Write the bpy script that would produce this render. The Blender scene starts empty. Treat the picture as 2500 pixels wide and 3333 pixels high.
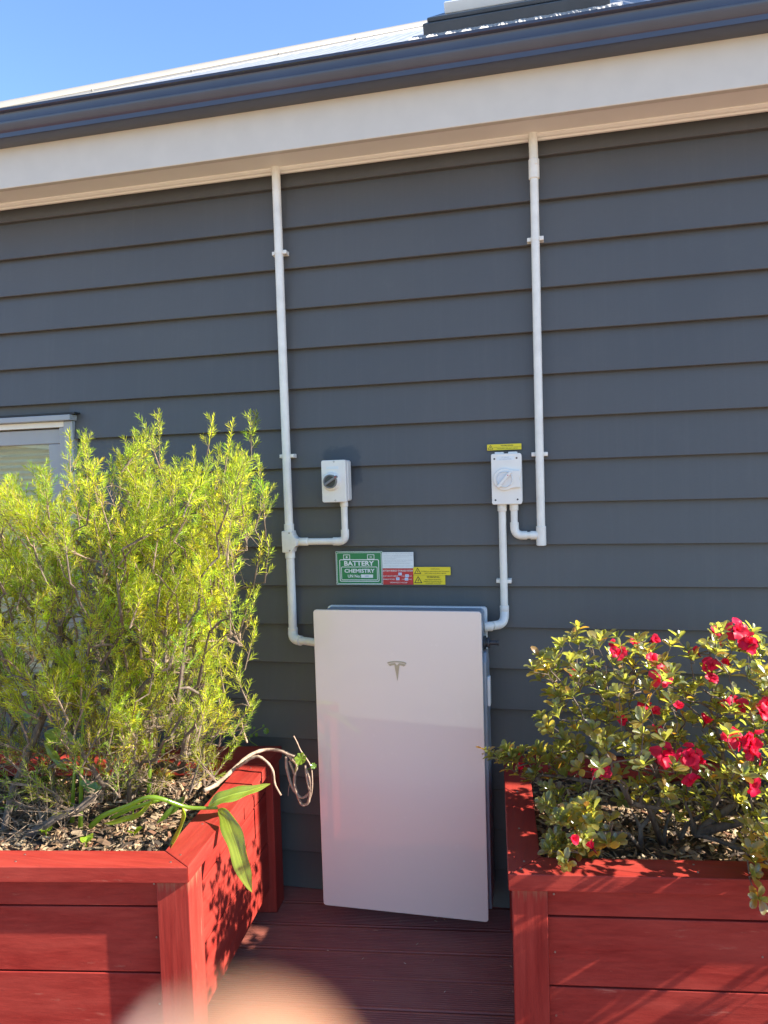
import bpy, bmesh, math, random
import numpy as np
from mathutils import Vector, Matrix

random.seed(7); RNG = np.random.default_rng(7)
SC = bpy.context.scene
COL = SC.collection

# ------------------------------------------------------------------ camera
FPX, PW_, PH_ = 2371.72, 2500.0, 3333.0
CP, CR, CY = -0.04992, 0.03056, 0.22504          # pitch, roll, yaw
CAM = Vector((0.8486, -2.7212, 1.6637))
_rx, _ry, _rz = (Matrix.Rotation(CP, 3, 'X'), Matrix.Rotation(CR, 3, 'Y'), Matrix.Rotation(CY, 3, 'Z'))
CROT = _rz @ _rx @ _ry                            # columns: right, forward, up
cam_d = bpy.data.cameras.new('camera'); cam = bpy.data.objects.new('camera', cam_d); COL.objects.link(cam)
_r, _f, _u = CROT.col[0], CROT.col[1], CROT.col[2]
cam.matrix_world = Matrix(((_r.x, _u.x, -_f.x, CAM.x), (_r.y, _u.y, -_f.y, CAM.y), (_r.z, _u.z, -_f.z, CAM.z), (0, 0, 0, 1)))
cam_d.sensor_fit = 'VERTICAL'; cam_d.sensor_height = 36; cam_d.lens = 36 * FPX / PH_
cam_d.clip_start = 0.01; cam_d.clip_end = 3000
cam_d.dof.use_dof = True; cam_d.dof.focus_distance = 2.5; cam_d.dof.aperture_fstop = 5.6
SC.camera = cam

# ------------------------------------------------------------------ sky, sun, exposure
SUN_EL, SUN_AZ = math.radians(34.7), math.radians(90.0)   # azimuth clockwise from +y: sun along the wall, from +x
world = bpy.data.worlds.new('World'); SC.world = world; world.use_nodes = True
wn = world.node_tree.nodes; wl = world.node_tree.links
sky = wn.new('ShaderNodeTexSky'); sky.sky_type = 'NISHITA'; sky.sun_disc = False
sky.sun_elevation = SUN_EL; sky.sun_rotation = SUN_AZ
sky.air_density = 1.0; sky.dust_density = 0.0; sky.ozone_density = 5.0; sky.altitude = 300
wn['Background'].inputs['Strength'].default_value = 0.10
wl.new(sky.outputs[0], wn['Background'].inputs['Color'])
sun_d = bpy.data.lights.new('sun', 'SUN'); sun_d.energy = 5.0; sun_d.angle = math.radians(0.53); sun_d.color = (1.0, 0.93, 0.82)
sun = bpy.data.objects.new('sun', sun_d); COL.objects.link(sun)
sdir = Vector((math.cos(SUN_EL) * math.sin(SUN_AZ), math.cos(SUN_EL) * math.cos(SUN_AZ), math.sin(SUN_EL)))
sun.rotation_euler = sdir.to_track_quat('Z', 'Y').to_euler(); sun.location = sdir * 20
vs = SC.view_settings; vs.view_transform = 'Standard'; vs.look = 'None'; vs.exposure = 1.85; vs.gamma = 1.0; vs.use_curve_mapping = False

# ------------------------------------------------------------------ helpers
def at(px, py, Y):
    """photo pixel -> world point on the vertical plane y=Y"""
    d = CROT @ Vector(((px - PW_ / 2) / FPX, 1, -(py - PH_ / 2) / FPX))
    return CAM + d * ((Y - CAM.y) / d.y)
def atz(px, py, z):
    d = CROT @ Vector(((px - PW_ / 2) / FPX, 1, -(py - PH_ / 2) / FPX))
    return CAM + d * ((z - CAM.z) / d.z)

def tag(o, label=None, cat=None, group=None, kind=None):
    if label: o['label'] = label
    if cat: o['category'] = cat
    if group: o['group'] = group
    if kind: o['kind'] = kind
    return o
def root_loc(p):
    return Vector((0, 0, 0)) if p is None else p.matrix_basis.translation + root_loc(p.parent)
def thing(name, loc, label, cat, group=None, kind=None):
    o = bpy.data.objects.new(name, None); o.empty_display_size = .1; o.location = loc; COL.objects.link(o)
    return tag(o, label, cat, group, kind)

class MB:
    """collects geometry in world coordinates; build() makes ONE mesh object"""
    def __init__(s): s.v = []; s.f = []; s.c = []; s.cur = (1, 1, 1)
    def add(s, vs_, fs):
        b = len(s.v); s.v += [tuple(p) for p in vs_]
        for f in fs: s.f.append(tuple(i + b for i in f)); s.c.append(s.cur)
        return s
    def box(s, a, b, bev=0.0, frame=None):
        (x0, y0, z0), (x1, y1, z1) = a, b
        bm = bmesh.new(); bmesh.ops.create_cube(bm, size=1)
        for v in bm.verts: v.co = ((x0 + x1) / 2 + v.co.x * (x1 - x0), (y0 + y1) / 2 + v.co.y * (y1 - y0), (z0 + z1) / 2 + v.co.z * (z1 - z0))
        if bev > 0: bmesh.ops.bevel(bm, geom=bm.edges[:], offset=bev, segments=2, affect='EDGES', profile=.5)
        return s.bm(bm, frame)
    def bm(s, bm, frame=None):
        bm.verts.index_update(); fr = frame or (lambda p: p)
        s.add([fr(v.co.copy()) for v in bm.verts], [[v.index for v in f.verts] for f in bm.faces]); bm.free(); return s
    def prism(s, poly, z0, z1, bev=0.0, frame=None):
        """polygon in local xy extruded in local z; frame maps local->world"""
        bm = bmesh.new()
        lo = [bm.verts.new((p[0], p[1], z0)) for p in poly]; hi = [bm.verts.new((p[0], p[1], z1)) for p in poly]
        n = len(poly)
        bm.faces.new(lo[::-1]); bm.faces.new(hi)
        for i in range(n): bm.faces.new((lo[i], lo[(i + 1) % n], hi[(i + 1) % n], hi[i]))
        bmesh.ops.recalc_face_normals(bm, faces=bm.faces[:])
        if bev > 0: bmesh.ops.bevel(bm, geom=[e for e in bm.edges if e.is_convex and e.calc_face_angle(0) > .5], offset=bev, segments=2, affect='EDGES', profile=.5)
        return s.bm(bm, frame)
    def tube(s, pts, rad, n=8, caps=True):
        pts = [Vector(p) for p in pts]; m = len(pts)
        rad = [rad] * m if not hasattr(rad, '__len__') else list(rad)
        vs_, fs = [], []; ref = None
        for i, p in enumerate(pts):
            t = (pts[min(i + 1, m - 1)] - pts[max(i - 1, 0)])
            if t.length < 1e-9: t = Vector((0, 0, 1))
            t.normalize()
            if ref is None: ref = t.orthogonal().normalized()
            ref = (ref - t * ref.dot(t)); ref = ref.normalized() if ref.length > 1e-6 else t.orthogonal().normalized()
            b = t.cross(ref)
            for k in range(n):
                a = 2 * math.pi * k / n; vs_.append(p + (ref * math.cos(a) + b * math.sin(a)) * rad[i])
        for i in range(m - 1):
            for k in range(n):
                fs.append((i * n + k, i * n + (k + 1) % n, (i + 1) * n + (k + 1) % n, (i + 1) * n + k))
        if caps: fs.append(tuple(range(n))[::-1]); fs.append(tuple(range((m - 1) * n, m * n)))
        return s.add(vs_, fs)
    def lathe(s, c, axis, prof, n=28):
        """prof: list of (r, t) along axis from c"""
        ax = Vector(axis).normalized(); o = ax.orthogonal().normalized(); b = ax.cross(o); c = Vector(c)
        vs_, fs = [], []
        for r, t in prof:
            for k in range(n):
                a = 2 * math.pi * k / n; vs_.append(c + ax * t + (o * math.cos(a) + b * math.sin(a)) * r)
        for i in range(len(prof) - 1):
            for k in range(n): fs.append((i * n + k, i * n + (k + 1) % n, (i + 1) * n + (k + 1) % n, (i + 1) * n + k))
        fs.append(tuple(range(n))[::-1]); fs.append(tuple(range((len(prof) - 1) * n, len(prof) * n)))
        return s.add(vs_, fs)
    def mesh(s, name, off=Vector((0, 0, 0)), smooth=False):
        me = bpy.data.meshes.new(name)
        v = np.array(s.v, dtype=float).reshape(-1, 3) - np.array(off)
        me.from_pydata(v.tolist(), [], s.f)
        if True:
            ca = me.color_attributes.new('tint', 'FLOAT_COLOR', 'CORNER')
            arr = np.repeat(np.array([(*c, 1.0) for c in s.c]), [len(f) for f in s.f], axis=0)
            ca.data.foreach_set('color', arr.ravel())
        if smooth:
            me.polygons.foreach_set('use_smooth', [True] * len(me.polygons))
        me.update(); return me
    def build(s, name, mat, parent=None, smooth=False, ang=None, kind=None):
        me = s.mesh(name, root_loc(parent), smooth or ang is not None)
        if ang is not None: me.set_sharp_from_angle(angle=math.radians(ang))
        if mat: me.materials.append(mat)
        o = bpy.data.objects.new(name, me); COL.objects.link(o); o.parent = parent
        if kind: o['kind'] = kind
        return o

# ------------------------------------------------------------------ materials
class M:
    def __init__(s, name):
        s.m = bpy.data.materials.new(name); s.m.use_nodes = True; s.nt = s.m.node_tree; s.b = s.nt.nodes['Principled BSDF']; s.out = s.nt.nodes['Material Output']
    def n(s, t, **kw):
        x = s.nt.nodes.new(t)
        for k, v in kw.items():
            if k in x.inputs: x.inputs[k].default_value = v
            else: setattr(x, k, v)
        return x
    def l(s, a, b): s.nt.links.new(a, b)
    def coord(s, scale=(1, 1, 1), kind='Object'):
        tc = s.n('ShaderNodeTexCoord'); mp = s.n('ShaderNodeMapping'); mp.inputs['Scale'].default_value = scale
        s.l(tc.outputs[kind], mp.inputs[0]); return mp.outputs[0]
    def noise(s, co, scale, detail=4, rough=.55):
        x = s.n('ShaderNodeTexNoise', Scale=scale, Detail=detail, Roughness=rough); s.l(co, x.inputs['Vector']); return x.outputs['Fac']
    def ramp(s, fac, stops):
        r = s.n('ShaderNodeValToRGB'); el = r.color_ramp.elements
        while len(el) < len(stops): el.new(.5)
        for e, (p, c) in zip(el, stops): e.position = p; e.color = (*c, 1) if len(c) == 3 else c
        s.l(fac, r.inputs[0]); return r.outputs[0]
    def mix(s, fac, a, b, mode='MIX'):
        x = s.n('ShaderNodeMix', data_type='RGBA', blend_type=mode)
        for i, v in ((0, fac), (6, a), (7, b)):
            if hasattr(v, 'is_output'): s.l(v, x.inputs[i])
            else: x.inputs[i].default_value = v if i == 0 else (*v[:3], 1)
        return x.outputs[2]
    def bump(s, h, strength=.3, dist=.002, prev=None):
        x = s.n('ShaderNodeBump', Strength=strength, Distance=dist); s.l(h, x.inputs['Height'])
        if prev: s.l(prev, x.inputs['Normal'])
        s.l(x.outputs[0], s.b.inputs['Normal']); return x.outputs[0]
    def set(s, **kw):
        for k, v in kw.items():
            k = k.replace('_', ' '); i = s.b.inputs[k]
            if hasattr(v, 'is_output'): s.l(v, i)
            else: i.default_value = (*v, 1) if isinstance(v, tuple) and len(v) == 3 else v
        return s

def flat(name, col, rough=.5, var=.06, scale=30, metal=0, coat=0, bump=0):
    m = M(name); co = m.coord()
    f = m.noise(co, scale); a = tuple(c * (1 - var) for c in col); b = tuple(min(1, c * (1 + var)) for c in col)
    m.set(Base_Color=m.ramp(f, [(.3, a), (.7, b)]), Roughness=rough, Metallic=metal, Coat_Weight=coat)
    m.b.inputs['Coat Roughness'].default_value = .05
    if bump: m.bump(m.noise(co, scale * 6, 3), bump, .001)
    return m.m

def mat_wall():
    m = M('weatherboard_paint'); co = m.coord()
    big = m.noise(co, 1.4, 5); fine = m.noise(m.coord((3, 1, 22)), 14, 5)
    base = m.ramp(big, [(.25, (.081, .079, .076)), (.75, (.096, .094, .090))])
    base = m.mix(m.ramp(fine, [(.4, (0, 0, 0)), (.8, (.35, .35, .35))]), base, (.076, .073, .069))
    dust = m.ramp(m.noise(co, 9, 7, .7), [(.56, (0, 0, 0)), (.8, (.22, .22, .22))])
    base = m.mix(dust, base, (.135, .13, .12))
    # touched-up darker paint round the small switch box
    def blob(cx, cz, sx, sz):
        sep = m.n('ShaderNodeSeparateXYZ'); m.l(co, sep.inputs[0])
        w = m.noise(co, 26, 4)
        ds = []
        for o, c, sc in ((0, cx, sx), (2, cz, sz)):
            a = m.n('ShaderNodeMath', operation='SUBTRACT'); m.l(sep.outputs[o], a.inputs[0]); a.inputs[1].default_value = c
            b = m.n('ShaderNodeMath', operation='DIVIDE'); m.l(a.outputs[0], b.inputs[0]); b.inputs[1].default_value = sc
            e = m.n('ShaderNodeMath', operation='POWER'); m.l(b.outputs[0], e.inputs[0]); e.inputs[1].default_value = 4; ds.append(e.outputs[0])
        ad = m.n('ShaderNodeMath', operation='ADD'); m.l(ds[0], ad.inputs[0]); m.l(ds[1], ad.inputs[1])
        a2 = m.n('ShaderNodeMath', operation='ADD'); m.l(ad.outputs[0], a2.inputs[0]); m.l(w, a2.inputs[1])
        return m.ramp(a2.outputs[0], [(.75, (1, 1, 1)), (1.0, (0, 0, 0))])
    inf = m.n('ShaderNodeObjectInfo'); base = m.mix(1.0, base, m.ramp(inf.outputs['Random'], [(0, (.92, .92, .93)), (1, (1.08, 1.07, 1.05))]), 'MULTIPLY')
    streak = m.ramp(m.noise(m.coord((14, 1, .5)), 2.2, 6, .7), [(.5, (0, 0, 0)), (.78, (.30, .30, .30))]); base = m.mix(streak, base, (.120, .117, .110))
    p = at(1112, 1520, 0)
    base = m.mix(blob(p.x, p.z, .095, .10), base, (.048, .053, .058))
    m.set(Base_Color=base, Roughness=m.ramp(big, [(.2, (.40, .40, .40)), (.8, (.52, .52, .52))]))
    h = m.bump(m.noise(m.coord((6, 1, 60)), 20, 4), .18, .0012); m.bump(m.noise(co, 420, 2), .12, .0006, h)
    return m.m

def mat_red(axis, name):
    """weathered red timber stain; axis = grain direction"""
    m = M(name)
    sc = {'u': (2.2, 40, 40), 'v': (40, 2.2, 40), 'z': (40, 40, 2.2)}[axis]
    s2 = {'u': (1, 7, 7), 'v': (7, 1, 7), 'z': (7, 7, 1)}[axis]
    co = m.coord(sc); c2 = m.coord(s2); cw = m.coord()
    info = m.n('ShaderNodeObjectInfo')
    off = m.n('ShaderNodeVectorMath', operation='MULTIPLY_ADD'); m.l(info.outputs['Random'], off.inputs[1]); m.l(co, off.inputs[2]); off.inputs[0].default_value = (9, 7, 5)
    grain = m.noise(off.outputs[0], 2.2, 7, .65)
    blot = m.noise(c2, 2.3, 6, .6)
    base = m.ramp(grain, [(.28, (.170, .012, .010)), (.5, (.232, .018, .013)), (.72, (.30, .028, .019))])
    base = m.mix(m.ramp(blot, [(.3, (0, 0, 0)), (.75, (.55, .55, .55))]), base, (.40, .068, .047))
    # sun-faded and worn-through stain along the grain
    wsum = m.n('ShaderNodeMath', operation='MULTIPLY'); m.l(m.noise(c2, 5.5, 6, .7), wsum.inputs[0]); m.l(m.noise(co, 1.2, 6, .7), wsum.inputs[1])
    worn = m.ramp(wsum.outputs[0], [(.345, (0, 0, 0)), (.48, (.7, .7, .7))])
    base = m.mix(worn, base, (.40, .17, .115))
    if axis == 'z':
        sep = m.n('ShaderNodeSeparateXYZ'); tc = m.n('ShaderNodeTexCoord'); m.l(tc.outputs['Object'], sep.inputs[0])
        ad = m.n('ShaderNodeMath', operation='MULTIPLY_ADD'); m.l(m.noise(co, 2, 5, .7), ad.inputs[0]); ad.inputs[1].default_value = .16; m.l(sep.outputs[2], ad.inputs[2])
        bare = m.ramp(ad.outputs[0], [(.615, (0, 0, 0)), (.66, (.7, .7, .7))])
        base = m.mix(bare, base, (.27, .13, .075))
    dirt = m.ramp(m.noise(cw, 55, 6, .7), [(.62, (0, 0, 0)), (.75, (.6, .6, .6))])
    base = m.mix(dirt, base, (.13, .03, .022))
    m.set(Base_Color=base, Roughness=m.ramp(grain, [(.2, (.42, .42, .42)), (.8, (.62, .62, .62))]), Specular_IOR_Level=.22)
    h = m.bump(grain, .35, .0022); m.bump(m.noise(cw, 260, 3), .12, .0008, h)
    return m.m

def mat_deck():
    m = M('deck_stain'); co = m.coord((1.5, 30, 30)); cw = m.coord()
    g = m.noise(co, 2, 6, .65); bl = m.noise(cw, 3.5, 6, .6)
    base = m.ramp(g, [(.25, (.185, .044, .032)), (.75, (.30, .083, .058))])
    base = m.mix(m.ramp(bl, [(.42, (0, 0, 0)), (.72, (.7, .7, .7))]), base, (.30, .11, .075))
    base = m.mix(m.ramp(m.noise(cw, 60, 5, .7), [(.60, (0, 0, 0)), (.78, (.4, .4, .4))]), base, (.28, .17, .12))
    m.set(Base_Color=base, Roughness=.5); m.bump(g, .3, .0015)
    return m.m

def mat_leaf(name, cols, trans, rough=.35, tw=.45, spec=.5):
    """foliage: reflecting upper side and light coming through; tint attribute varies leaf by leaf"""
    m = M(name); at_ = m.n('ShaderNodeAttribute', attribute_name='tint'); info = m.n('ShaderNodeObjectInfo')
    f = m.noise(m.coord(), 8, 3)
    base = m.ramp(f, [(.3, cols[0]), (.7, cols[1])])
    base = m.mix(1.0, base, at_.outputs['Color'], 'MULTIPLY')
    tr = m.mix(1.0, trans, at_.outputs['Color'], 'MULTIPLY')
    m.set(Base_Color=base, Roughness=rough, Specular_IOR_Level=spec)
    t = m.n('ShaderNodeBsdfTranslucent'); m.l(tr, t.inputs['Color'])
    mx = m.n('ShaderNodeMixShader'); mx.inputs[0].default_value = tw
    m.l(m.b.outputs[0], mx.inputs[1]); m.l(t.outputs[0], mx.inputs[2]); m.l(mx.outputs[0], m.out.inputs['Surface'])
    return m.m

def mat_bark(name, a, b):
    m = M(name); co = m.coord((1, 1, .35)); g = m.noise(co, 70, 6, .7)
    m.set(Base_Color=m.ramp(g, [(.3, a), (.7, b)]), Roughness=.85); m.bump(g, .8, .004); return m.m

WALL = mat_wall()
RED_U, RED_V, RED_Z = mat_red('u', 'red_timber_lengthwise'), mat_red('v', 'red_timber_crosswise'), mat_red('z', 'red_timber_upright')
DECK = mat_deck()
WHITE = flat('white_gloss_paint', (.62, .565, .48), .38, .03, 12, bump=.05)
SOFFIT = flat('soffit_paint', (.84, .80, .72), .55, .03, 8, bump=.05)
GUTTER = flat('dark_steel_gutter', (.050, .056, .082), .28, .10, 6, coat=.3)
ROOF = flat('pale_steel_roof', (.20, .215, .245), .4, .08, 5)
CAP = flat('cream_steel_capping', (.235, .22, .195), .45, .05, 7)
SKYM = flat('slate_metal_flashing', (.042, .055, .072), .4, .12, 9)
LEAD = flat('pleated_lead_apron', (.36, .35, .34), .5, .25, 60)
PVC = flat('white_pvc', (.80, .765, .68), .36, .08, 22, bump=.03)
ABS = flat('white_switch_plastic', (.80, .765, .69), .38, .025, 25)
DARKP = flat('charcoal_plastic', (.045, .047, .05), .4, .1, 40)
GREYP = flat('grey_plastic', (.20, .20, .20), .4, .08, 40)
STEEL = flat('screw_steel', (.30, .29, .27), .4, .2, 200, metal=.9)
BLACK = flat('black_void', (.012, .012, .013), .5, .1)
ALU = flat('white_window_frame', (.34, .345, .35), .35, .03, 10)
BLIND = flat('cream_blind', (.66, .58, .42), .6, .04, 10)
BODY = flat('battery_side_metal', (.26, .30, .35), .33, .04, 12)
LIGHTBODY = flat('battery_light_trim', (.72, .72, .70), .35, .03, 12)
EMBL = flat('emblem_metal', (.34, .33, .27), .32, .06, 60, metal=.7)
GREEN = flat('sign_green', (.006, .20, .065), .35, .05, 30)
SWHITE = flat('sign_white', (.72, .75, .74), .4, .03, 30)
SRED = flat('sign_red', (.52, .020, .028), .35, .05, 30)
SYEL = flat('sign_yellow', (.80, .62, .015), .35, .04, 30)
SBLUE = flat('sign_handwritten_tag', (.62, .68, .82), .5, .03, 30)
INK = flat('sign_black', (.03, .025, .012), .5, .1)
FAINT = flat('sign_faint_print', (.42, .45, .46), .5, .1)
PENC = flat('sign_pen', (.16, .22, .45), .5, .1)
SAND = flat('paving', (.31, .25, .175), .85, .15, 3, bump=.3)

def mat_cover():
    m = M('battery_glass_front'); co = m.coord()
    d = m.ramp(m.noise(co, 38, 6, .75), [(.60, (0, 0, 0)), (.74, (.6, .6, .6))])
    base = m.mix(d, (.75, .655, .58), (.81, .72, .64))
    m.set(Base_Color=base, Roughness=.30, Coat_Weight=1.0, Coat_Roughness=.03, Coat_IOR=1.65, Specular_IOR_Level=.3); return m.m
COVER = mat_cover()
def mat_glass():
    m = M('window_glass'); t = m.n('ShaderNodeBsdfTransparent'); t.inputs[0].default_value = (.90, .94, .92, 1); gl = m.n('ShaderNodeBsdfGlossy'); gl.inputs['Roughness'].default_value = .01
    lw = m.n('ShaderNodeLayerWeight'); pw5 = m.n('ShaderNodeMath', operation='POWER'); m.l(lw.outputs['Facing'], pw5.inputs[0]); pw5.inputs[1].default_value = 5; fr = m.n('ShaderNodeMath', operation='MULTIPLY_ADD'); m.l(pw5.outputs[0], fr.inputs[0]); fr.inputs[1].default_value = .9; fr.inputs[2].default_value = .05; mx = m.n('ShaderNodeMixShader'); m.l(fr.outputs[0], mx.inputs[0]); m.l(t.outputs[0], mx.inputs[1]); m.l(gl.outputs[0], mx.inputs[2]); m.l(mx.outputs[0], m.out.inputs['Surface']); return m.m
GLASS = mat_glass()
def mat_soil():
    m = M('soil'); co = m.coord(); f = m.noise(co, 40, 8, .75)
    m.set(Base_Color=m.ramp(f, [(.3, (.035, .024, .017)), (.7, (.13, .095, .065))]), Roughness=.95); m.bump(f, 1, .02); return m.m
SOIL = mat_soil()
def mat_tint(name, rough=.8, base=(1, 1, 1), bumpy=0):
    m = M(name); a = m.n('ShaderNodeAttribute', attribute_name='tint'); f = m.noise(m.coord(), 90, 5, .7)
    c = m.mix(1.0, a.outputs['Color'], m.ramp(f, [(.25, (.65, .65, .65)), (.75, (1.1, 1.1, 1.1))]), 'MULTIPLY')
    m.set(Base_Color=m.mix(1.0, c, base, 'MULTIPLY'), Roughness=rough)
    if bumpy: m.bump(f, bumpy, .003)
    return m.m
CHIP = mat_tint('mulch_chips')

# ------------------------------------------------------------------ ground and deck
g = MB().add([(-600, -600, -.35), (600, -600, -.35), (600, 900, -.35), (-600, 900, -.35)], [(0, 1, 2, 3)]).build('ground', SAND); tag(g, kind='structure')
DA = .125; DU = Vector((math.cos(DA), math.sin(DA), 0)); DN = Vector((-math.sin(DA), math.cos(DA), 0))
deck = bpy.data.objects.new('deck', None); COL.objects.link(deck); tag(deck, 'dark red stained grooved timber deck between the planter boxes', kind='structure')
def deck_board_mesh():
    w, gap, t = .139, .006, .022; x0, x1 = -6.0, 7.5
    prof = [(gap / 2, -t), (gap / 2, -.004), (gap / 2 + .003, 0)]
    a, b, n = gap / 2 + .008, w - gap / 2 - .008, 13
    p = (b - a) / n
    for i in range(n):
        q = a + i * p; prof += [(q + p * .08, 0), (q + p * .30, -.0042), (q + p * .62, -.0042), (q + p * .84, 0)]
    prof += [(w - gap / 2 - .003, 0), (w - gap / 2, -.004), (w - gap / 2, -t)]
    vs_ = [(x0, y, z) for y, z in prof] + [(x1, y, z) for y, z in prof]; n = len(prof)
    m = MB(); m.add(vs_, [(i, i + 1, n + i + 1, n + i) for i in range(n - 1)] + [(n - 1, 0, n, 2 * n - 1)])
    me = m.mesh('plank'); me.materials.append(DECK); return me
_dbm = deck_board_mesh()
for k in range(-3, 16):
    o = bpy.data.objects.new('plank', _dbm); COL.objects.link(o); o.parent = deck
    o.location = DN * (-.212 - .139 * (k + 1)) + DU * random.uniform(-.3, .3); o.rotation_euler = (0, 0, DA + random.uniform(-.0008, .0008)); o.location.z = random.uniform(-.001, .001)
MB().box((-5.6, -2.4, -.20), (6.9, .3, -.03), frame=lambda p: DU * p.x + DN * p.y + Vector((0, 0, p.z))).build('joist', BLACK, deck)

# ------------------------------------------------------------------ house
XL, XR = -3.05, 8.5
house = thing('house', (0, 0, 0), 'dark grey weatherboard house wall with white eave and slate gutter', 'house')
MB().box((-1.14, .034, -.3), (XR, .16, 3.0)).box((XL, .0345, -.3), (-2.34, .1605, 3.0)).box((-2.3395, .035, -.3), (-1.1405, .1595, .80)).box((-2.3395, .035, 1.93), (-1.1405, .1595, 3.0)).box((XR - .15, .16, -.3), (XR, 7.0, 3.0)).box((XL, .16, -.3), (XL + .15, 7.0, 3.0)).build('wall_core', WALL, house)
PITCH, Z0 = .15476, 2.6305
WX0, WX1, WZ0, WZ1 = -2.35, -1.135, .80, 1.935       # window opening
def board(x0, x1, zb, h, seed):
    r = random.Random(seed); n = max(2, int((x1 - x0) / .35)); m = MB(); rows = []
    for i in range(n + 1):
        x = x0 + (x1 - x0) * i / n; w = r.uniform(-.0007, .0007); wz = r.uniform(-.0006, .0006)
        rows.append([(x, .030, zb + wz + .001), (x, .0025 + w, zb + wz), (x, .0005 + w, zb + wz + .002), (x, .026, zb + h + .012), (x, .0335, zb + h + .012)])
    vs_ = [p for r_ in rows for p in r_]; fs = []
    for i in range(n):
        for k in range(4): a = i * 5 + k; fs.append((a, a + 5, a + 6, a + 1)[::-1])
    fs += [tuple(range(5)), tuple(range(n * 5, n * 5 + 5))[::-1]]
    return m.add(vs_, fs)
for k in range(-1, 18):
    zb = Z0 - PITCH * k
    if k == 17: zb = .004
    h = PITCH if k != -1 else .06
    if zb + h < WZ0 + .05 or zb > WZ1 - .03: board(XL, XR, zb, h, k).build('weatherboard', WALL, house)
    else:
        board(WX1, XR, zb, h, k).build('weatherboard', WALL, house); board(XL, WX0, zb, h, k + 50).build('weatherboard', WALL, house)
# eave: soffit, mould, fascia, gutter
ZS = 2.852
MB().box((XL - .1, -.150, ZS), (XR, .05, ZS + .012)).build('soffit', SOFFIT, house)
sm = MB()
prof = [(0.0, ZS), (-.030, ZS), (-.030, ZS - .004), (-.022, ZS - .010), (-.014, ZS - .012), (-.010, ZS - .017), (-.0005, ZS - .017)]
def sweep(m, prof, x0, x1, n=1):
    k = len(prof); vs_ = []
    for i in range(n + 1): vs_ += [(x0 + (x1 - x0) * i / n, y, z) for y, z in prof]
    fs = [(i * k + j, i * k + (j + 1) % k, (i + 1) * k + (j + 1) % k, (i + 1) * k + j) for i in range(n) for j in range(k)]
    fs += [tuple(range(k))[::-1], tuple(range(n * k, n * k + k))]
    return m.add(vs_, fs)
sweep(sm, prof[::-1], XL, XR).build('eave_mould', SOFFIT, house)
fa = MB().box((XL - .1, -.178, ZS - .010), (XR, -.152, 3.02), .003).build('fascia', WHITE, house)
gp = [(-.179, 2.995), (-.246, 2.995), (-.252, 2.998), (-.253, 3.014), (-.258, 3.019), (-.266, 3.030), (-.270, 3.040), (-.2705, 3.046), (-.264, 3.050), (-.263, 3.074), (-.2655, 3.0795), (-.272, 3.081), (-.277, 3.085), (-.277, 3.094), (-.272, 3.097), (-.266, 3.094), (-.262, 3.088), (-.259, 3.05), (-.24, 3.003), (-.185, 3.003), (-.183, 3.07), (-.179, 3.07)]
sweep(MB(), gp, XL - .12, XR, 1).build('gutter', GUTTER, house, ang=28)
# roof: corrugated sheet on the front slope, hip capping rising from the left corner
RP = math.radians(32.2); RT = math.tan(RP); RY0, RZ0 = -.205, 3.062
HIPX = -3.25
def roof_pt(x, s, h=0):     # s = horizontal run behind the eave
    return Vector((x, RY0 + s - h * math.sin(RP), RZ0 + s * RT + h * math.cos(RP)))
roof = MB()
per, amp = .076, .0125; xs = np.arange(HIPX, XR, per / 8); RIDGE = 3.9
rv, rf = [], []
srows = [0, .5, 1.2, 2.2, 3.2, RIDGE]
for x in xs:
    hh = amp * math.cos(2 * math.pi * x / per)
    smax = min(RIDGE, max(0.0, x - HIPX))
    rv += [roof_pt(x, min(s, smax), hh) for s in srows]
k = len(srows)
for i in range(len(xs) - 1):
    for j in range(k - 1): rf.append((i * k + j, (i + 1) * k + j, (i + 1) * k + j + 1, i * k + j + 1))
roof.add(rv, rf)
ro = roof.build('roof_sheet', ROOF, house, smooth=True)
bk = MB().add([roof_pt(HIPX + RIDGE, RIDGE), roof_pt(XR, RIDGE), Vector((XR, 7.6, 3.06)), Vector((HIPX, 7.6, 3.06))], [(0, 1, 2, 3)]).add([roof_pt(HIPX, 0), roof_pt(HIPX + RIDGE, RIDGE), Vector((HIPX, 7.6, 3.06))], [(0, 1, 2)]).add([roof_pt(XR, 0), roof_pt(XR, RIDGE), Vector((XR, 7.6, 3.06))], [(0, 1, 2)]).build('roof_back', ROOF, house)
# hip capping: flat wing on our slope, roll along the hip, wing on the far slope
hp = MB(); rows = []
for i in range(40):
    s = -.02 + (RIDGE + .05) * i / 39; c = roof_pt(HIPX + s, s)
    nrm = Vector((0, -math.sin(RP), math.cos(RP))); along = Vector((1, 1, RT)).normalized(); down = along.cross(nrm).normalized()
    if down.y > 0: down = -down
    n2 = Vector((-math.sin(RP), 0, math.cos(RP))); d2 = along.cross(n2).normalized()
    if d2.x > 0: d2 = -d2
    up = Vector((0, 0, 1))
    pr = [c + down * .20 + nrm * .004, c + down * .195 + nrm * .016, c + down * .045 + nrm * .020]
    for a in np.linspace(-.9, math.pi + .9, 9): pr.append(c + up * .035 + (down * math.cos(a) + up * math.sin(a)) * .026)
    pr += [c + d2 * .045 + n2 * .02, c + d2 * .2 + n2 * .016]
    rows.append(pr)
kk = len(rows[0]); hp.add([p for r_ in rows for p in r_], [(i * kk + j, (i + 1) * kk + j, (i + 1) * kk + j + 1, i * kk + j + 1) for i in range(39) for j in range(kk - 1)])
hp.build('hip_capping', CAP, ro, ang=35)
for s in np.arange(.6, 3.8, .42):
    c = roof_pt(HIPX + s, s) + down * .165 + nrm * .02
    MB().lathe(c, nrm, [(.009, 0), (.009, .004), (.005, .005), (.005, .011)], 8).build('roof_screw', CAP, ro)
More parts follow.
